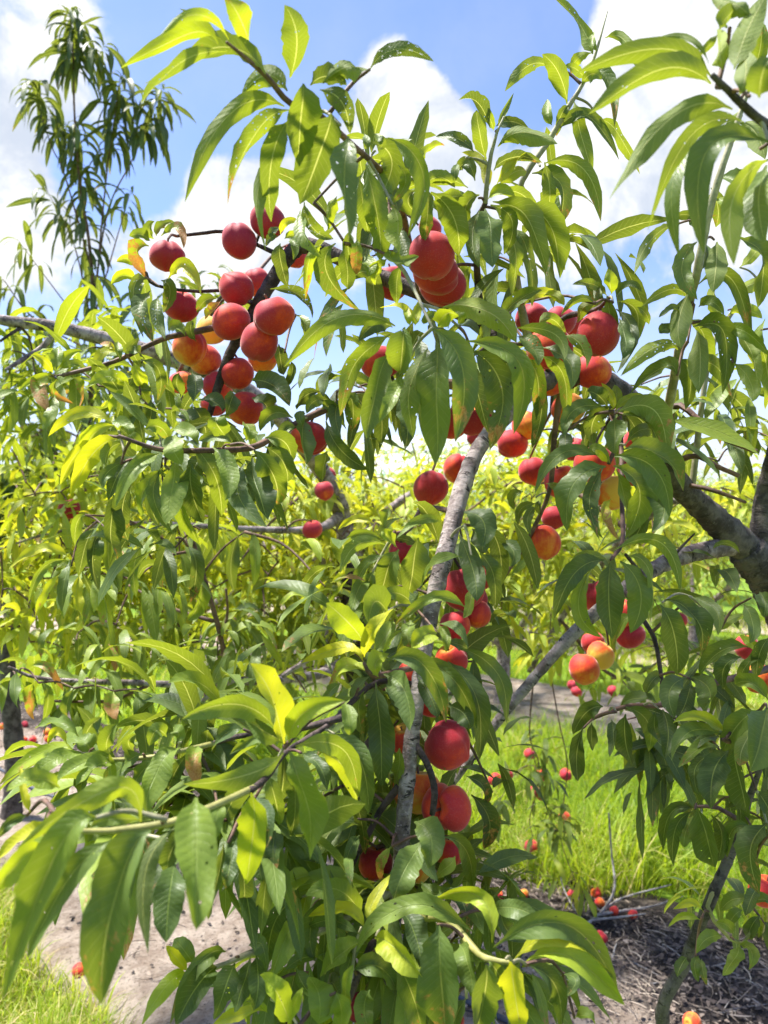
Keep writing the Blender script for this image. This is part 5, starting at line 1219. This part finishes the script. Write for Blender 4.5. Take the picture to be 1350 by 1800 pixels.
# third tree of the row: tall whippy shoots against the sky
C0 = np.array((-2.15, 4.30, 0.0))
Ct = thing('peach_tree', 'taller peach tree with long upright shoots of drooping dark leaves against the sky', 'tree', C0)
bagC = LeafBag(); SKC = []
def limbC(name, pts, mat, sides=8, **k): return limb(name, pts, mat, Ct, sides, smp=SKC, **k)
wtube('trunk', [C0 + (0, 0, -.03), C0 + (.02, 0, .4), at(12, 1150, 4.2), at(30, 1085, 4.2)], [.062, .052, .046, .042], M_BARK_DARK_SHADED, Ct, 12, SKC)
limbC('limb', [(28, 1090, 4.2, .040), (60, 1000, 4.15, .034), (110, 880, 4.1, .030), (150, 760, 4.05, .022), (165, 600, 4.0, .012), (158, 440, 4.0, .009), (140, 320, 4.0, .007), (131, 200, 4.0, .0055), (129, 110, 4.0, .005), (124, 20, 4.0, .002)], M_TWIG, 9)
limbC('limb', [(25, 1085, 4.2, .045), (-20, 1000, 4.1, .036), (-60, 880, 4.0, .026), (-90, 740, 3.9, .016)], M_BARK)
limbC('limb', [(32, 1080, 4.2, .040), (120, 1020, 4.4, .03), (230, 960, 4.6, .02), (330, 900, 4.7, .012)], M_BARK)
limbC('twig', [(160, 470, 4.0, 0.0054), (113, 306, 4.0, 0.0039), (90, 255, 4.0, 0.0030), (52, 140, 4.0, 0.0012)], M_TWIG)
limbC('twig', [(165, 560, 4.0, 0.0060), (185, 330, 4.0, 0.0039), (212, 130, 4.0, 0.0018)], M_TWIG)
limbC('twig', [(165, 520, 4.0, 0.0060), (190, 370, 4.0, 0.0042), (235, 275, 4.0, 0.0030), (285, 155, 4.0, 0.0012)], M_TWIG)
limbC('twig', [(163, 580, 4.0, 0.0054), (130, 430, 4.0, 0.0030), (80, 330, 4.0, 0.0012)], M_TWIG)
limbC('twig', [(165, 600, 4.0, 0.0054), (90, 500, 4.0, 0.0030), (30, 420, 4.0, 0.0012)], M_TWIG)
limbC('twig', [(165, 620, 4.0, 0.0048), (60, 560, 3.9, .005), (5, 490, 3.9, .002)], M_TWIG)
limbC('twig', [(165, 560, 4.0, 0.0048), (205, 420, 4.0, 0.0030), (230, 335, 4.0, 0.0012)], M_TWIG)
def tuft(pts, n, age, ls=.20):
    P = catmull(np.array([at(*p) for p in pts]), 3)
    D = np.diff(P, axis=0)
    shoots(bagC, P[:-1], D, np.linalg.norm(D, axis=1), n, age, ls, 2.5, 0.0, 0.0, (9, 3), spread=1.0, lw=.135, upm=.45, jit=.25)
for x0, y0, x1, y1, n, ag in [(130, 125, 124, 12, 26, .12), (165, 112, 186, 76, 7, .16), (104, 245, 56, 140, 19, .12), (146, 355, 133, 200, 22, .12), (196, 275, 213, 122, 24, .12), (250, 240, 287, 150, 21, .12), (152, 455, 143, 370, 17, .16), (215, 385, 232, 330, 9, .18),
                              (112, 400, 76, 328, 9, .18), (70, 470, 28, 418, 8, .2), (28, 520, -4, 478, 8, .26), (162, 560, 158, 470, 16, .2), (100, 590, 50, 545, 9, .34), (230, 600, 246, 505, 10, .42), (170, 690, 165, 600, 14, .34), (70, 660, 25, 605, 10, .42), (290, 580, 312, 475, 10, .5), (350, 540, 385, 460, 9, .55), (420, 530, 440, 470, 7, .6), (120, 660, 95, 590, 10, .4), (210, 690, 225, 610, 12, .45)]:
    n, ag = (int(n * 1.45), .0) if y1 < 330 else (int(n * .8), max(0, ag - .1))
    tuft([(x0, y0, 4.0), ((x0 + x1) / 2 + 3, (y0 + y1) / 2, 4.0), (x1, y1, 4.0)], n, ag)
FC = []
for a in [(80, 900, 4.1, .85, .6, .5, 90, .76), (280, 900, 4.4, .6, .5, .42, 56, .76), (0, 700, 4.0, .5, .4, .3, 24, .5), (200, 720, 4.2, .5, .4, .25, 24, .45), (120, 1080, 4.2, .7, .5, .22, 22, .45)]:  # brighter tones imitate sun on the crown
    FC.append(fill(*a, bag=bagC, nl=9, L=.22, lsize=.12))
connect([p for f in FC for p in f], SKC, Ct, [M_TWIG], .003, .006, single=False)
TREES.append((Ct, bagC))

# trees of the next rows, leaf tone brightened to look sunlit
def row_tree(x, y, rad, top, n, tint_, label, group, lsize=.125, nl=9, shape=(5, 3), parts=True):
    age = tint_ - .02
    base = np.array((x, y, 0.0))
    t = thing('peach_tree', label, 'tree', base, group)
    bag = LeafBag(); sk = []
    wtube('trunk', [base + (0, 0, -.03), base + (.02, 0, .3), base + (.03, .02, .62)], [.085, .07, .062], M_BARK, t, 9, sk)
    for k in range(5):
        a = k * 1.257 + rng.uniform(-.3, .3)
        o = np.array((math.cos(a), math.sin(a), 0))
        f = base + (.03, .02, .56)
        wtube('limb', [f, f + o * rad * .35 + (0, 0, .35), f + o * rad * .7 + (0, 0, (top - .6) * .55), f + o * rad * .9 + (0, 0, (top - .6) * .9)], [.045, .032, .02, .006], M_BARK, t, 7, sk)
    P = in_ellipsoid(base + (0, 0, top * .60), (rad, rad, top * .40), n, .35)
    D = (P - (base + (0, 0, .5))); D /= np.linalg.norm(D, axis=1)[:, None]
    D = D * .8 + rng.normal(0, .4, (n, 3)) + np.array((0, 0, .35))
    shoots(bag, P, D, rng.uniform(.15, .34, n), nl, age, lsize, 1.1, 0, 0.5, shape)
    connect(list(P[::3]), sk, t, [M_TWIG], .004, .008, single=False)
    return t, bag
TREES.append(row_tree(1.15, 7.3, 1.35, 2.75, 520, .72, 'peach tree in the next row, its trunk slanting up behind the central limb', None))
TREES.append(row_tree(-.75, 8.9, 1.5, 2.75, 560, .74, 'sunlit peach tree of the next row behind the twiggy one', None))
TREES.append(row_tree(-2.6, 10.2, 1.5, 2.8, 480, .70, 'sunlit peach tree of the next row beside the tall-shooted one', None))
TREES.append(row_tree(4.4, 10.6, 1.5, 2.7, 480, .62, 'bushy green peach tree seen under the grey fork', None, lsize=.14))
FAR = [(row_tree(2.3, 11.6, 1.6, 2.85, 340, .70, 'far peach tree in the back rows of the orchard', 'peach trees in the back rows', .18, 8, (4, 3)))]
for t_, b_ in FAR:                       # one back-row tree, then copies of it and of its parts
    for sh, V, lf in b_.arrays():
        o = add_obj('foliage', leaf_mesh('foliage', V - np.array(t_.location), lf, sh, M_LEAF_FAR), t_, t_.location)
        o['kind'] = 'stuff'
    kids = list(t_.children)
    for x, y, rz in [(.3, 13.3, 1.1), (-1.8, 15.0, 2.3), (-4.2, 13.0, 3.1), (5.6, 14.6, 4.0), (3.4, 16.6, 5.2), (7.6, 13.0, .6), (1.2, 18.5, 2.9), (-4.6, 18.0, 1.9), (7.5, 18.6, 3.6), (-1.4, 21.0, .9), (4.5, 22.5, 4.6)]:
        c = t_.copy(); COL.objects.link(c)
        c.location = (x, y, 0); c.rotation_euler = (0, 0, rz); s = random.uniform(.9, 1.12); c.scale = (s, s, s)
        for k in kids:
            kc = k.copy(); COL.objects.link(kc); kc.parent = c
# small fallen-over sprout of leaves on the soil near the hose is part of the litter

# ---- which leaves show largest: the 300 of each tree become leaves of their own
def visible_counts(trees):
    W, Hh = 338, 450
    ids, xs, ys, ds = [], [], [], []
    idx = 0
    table = []
    for ti, (root, bag) in enumerate(trees):
        for sh, V, lf in bag.arrays():
            n = len(V)
            M1 = 0.5 * (V[:, 1:] + V[:, :-1])
            M2 = 0.5 * (V[:, :, 1:] + V[:, :, :-1])
            Q = np.concatenate([V.reshape(n, -1, 3), M1.reshape(n, -1, 3), M2.reshape(n, -1, 3)], 1)
            x, y, d = project(Q)
            k = Q.shape[1]
            xs.append((x / 4).ravel()); ys.append((y / 4).ravel()); ds.append(d.ravel())
            ids.append(np.repeat(np.arange(idx, idx + n), k))
            table.append((ti, sh, idx, n)); idx += n
    x = np.concatenate(xs).astype(int); y = np.concatenate(ys).astype(int); d = np.concatenate(ds); ii = np.concatenate(ids)
    ok = (x >= 0) & (x < W) & (y >= 0) & (y < Hh) & (d > .1)
    x, y, d, ii = x[ok], y[ok], d[ok], ii[ok]
    o = np.argsort(-d)
    buf = np.full(W * Hh, -1)
    buf[(y * W + x)[o]] = ii[o]
    cnt = np.bincount(buf[buf >= 0], minlength=idx)
    return cnt, table
cnt, table = visible_counts(TREES)
for ti, (root, bag) in enumerate(TREES):
    R0 = np.array(root.location)
    mine = [(sh, i0, n) for t, sh, i0, n in table if t == ti]
    allc = np.concatenate([cnt[i0:i0 + n] for sh, i0, n in mine])
    thr = max(2, np.sort(allc)[-300] if len(allc) > 300 else 0)
    mat = M_LEAF if ti < 2 else (M_LEAF_MID if ti < 3 else M_LEAF_FAR)
    mat2 = M_LEAF_MID if ti < 3 else M_LEAF_FAR
    if ti >= 3: thr = max(thr, 3)
    budget = 300
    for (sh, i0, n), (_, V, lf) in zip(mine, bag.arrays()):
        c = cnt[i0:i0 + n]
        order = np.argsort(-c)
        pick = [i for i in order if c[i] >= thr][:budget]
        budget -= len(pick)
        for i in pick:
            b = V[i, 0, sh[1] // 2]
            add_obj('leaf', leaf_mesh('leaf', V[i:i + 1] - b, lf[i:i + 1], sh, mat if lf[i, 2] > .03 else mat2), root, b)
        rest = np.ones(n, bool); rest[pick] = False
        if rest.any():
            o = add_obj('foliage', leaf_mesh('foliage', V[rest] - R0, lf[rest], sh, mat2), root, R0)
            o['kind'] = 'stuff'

# ================================================================== FAR BACKGROUND
# shade house beyond the orchard
gx0, gx1, gy, gh = -2.0, 16.0, 62.0, 8.4
g = thing('greenhouse', 'white film greenhouse with green rails and grey gable beyond the orchard', 'greenhouse', (gx0, gy, 0))
def box(name, x0, x1, y0, y1, z0, z1, mat, parent):
    V = np.array([(x, y, z) for x in (x0, x1) for y in (y0, y1) for z in (z0, z1)], float)
    f = np.array([[0, 1, 3, 2], [4, 6, 7, 5], [0, 4, 5, 1], [2, 3, 7, 6], [0, 2, 6, 4], [1, 5, 7, 3]])
    c = V[0].copy()
    return add_obj(name, raw_mesh(name, V - c, f, mat, smooth=False), parent, c)
box('wall', gx0, gx1, gy, gy + 20, 0, gh, M_FILM, g)
for z in (2.6, 4.6, 6.4, 8.2): box('rail', gx0 - .05, gx1 + .05, gy - .12, gy - .01, z, z + .14, M_RAIL, g)
for x in np.linspace(gx0, gx1, 10): box('post', x - .06, x + .06, gy - .2, gy - .13, 0, gh + .1, M_RAIL, g)
V = np.array([(gx0 - .3, gy - .3, gh + .05), (gx1 + .3, gy - .3, gh + .05), (gx1 + .3, gy + 20.3, gh + .05), (gx0 - .3, gy + 20.3, gh + .05), (gx0 + 1, gy + 10, gh + 2.6), (gx1 - 1, gy + 10, gh + 2.6)])
add_obj('roof', raw_mesh('roof', V - V[0], np.array([[0, 1, 5, 4], [2, 3, 4, 5], [1, 2, 5, 5], [3, 0, 4, 4]])[:2], M_ROOF, smooth=False), g, V[0])
# woodland at the horizon
def woodland(px0, px1, d, h, n, label):
    X = rng.uniform((px0 - 675) / F_ * d, (px1 - 675) / F_ * d, n)
    top = h * (0.72 + 0.16 * np.sin(X * .35) + 0.12 * np.sin(X * .9 + 1))
    Y = d + rng.uniform(-3, 3, n)
    Z = top * rng.uniform(0.02, 1, n) ** .7
    q = rng.standard_normal((n, 3)); q /= np.linalg.norm(q, axis=1)[:, None]
    s = rng.uniform(.25, .7, n)[:, None]
    Cc = np.stack([X, Y, Z], -1)
    Cv = np.stack([Cc - q * s, Cc, Cc + q * s + np.array((0, 0, -.12))], 1)
    b = LeafBag()
    b.add(Cv, rng.standard_normal((n, 3)), s[:, 0] * 1.3, .05 + .12 * rng.random(n), 0, 0, .3, .1, (3, 3))
    for sh, V, lf in b.arrays():
        o = add_obj('treeline', leaf_mesh('treeline', V, lf, sh, M_LEAF_FAR))
    o['kind'] = 'stuff'; o['label'] = label; o['category'] = 'woodland'
woodland(-260, 330, 75, 13.5, 9000, 'dark distant woodland at the horizon behind the orchard')
woodland(1120, 1650, 70, 8.5, 7000, 'low dark woodland at the horizon under the forked limb')

# ================================================================== DEAD BRANCH, STALKS
def ground_pts(l, lift=.02):
    out = []
    for px, py, *z in l:
        p = on_ground(px, py, .05 + (z[0] if z else 0)); out.append(p)
    return out
db = thing('dead_branch', 'grey weathered dead branch forking over the soil at the grass edge', 'branch', tuple(on_ground(1010, 1640)))
def dead(pts, r):
    P = ground_pts(pts)
    tube('stick', P, np.linspace(r, r * .45, len(P)), M_DEAD, db, 7, wob=.12)
dead([(990, 1650), (1030, 1625), (1060, 1600), (1080, 1560, .08), (1075, 1500, .2), (1070, 1430, .42)], .008)
dead([(1050, 1608), (1100, 1600), (1150, 1592, .03), (1200, 1575, .1)], .007)
dead([(1040, 1617), (1090, 1612), (1135, 1606)], .006)
dead([(1060, 1600), (1095, 1578, .03), (1180, 1555, .12)], .006)
dead([(1030, 1625), (1010, 1598), (990, 1560, .05), (985, 1530, .12)], .005)
for i, l in enumerate([[(1165, 1660), (1205, 1690)], [(1110, 1690), (1185, 1730), (1230, 1765)], [(1265, 1700), (1350, 1745)], [(1280, 1735), (1350, 1775)], [(1075, 1690), (1085, 1655)], [(1120, 1735), (1190, 1728)], [(1230, 1790), (1350, 1765)], [(905, 1640), (1000, 1680)], [(975, 1610), (1045, 1632)]]):
    P = [on_ground(*p, .045) for p in l]
    o = tube('dry_stalk', P if len(P) > 2 else [P[0], (P[0] + P[1]) / 2 + (0, 0, .008), P[1]], [.0035, .003, .0018], M_DEAD, None, 6)
    o['label'] = ['short grey stalk beside the rising limb', 'long bent stalk crossing the soil by the limb foot', 'pale straight stalk running off the frame edge', 'pale stalk parallel below another at the frame edge', 'upright grey stalk near the lone coral peach', 'grey stalk lying level on the soil', 'pale stalk at the bottom corner', 'thin stalk near the central leaves', 'thin stalk by the fallen red peach'][i]
    o['category'] = 'stalk'; o['group'] = 'dry stalks on the soil'
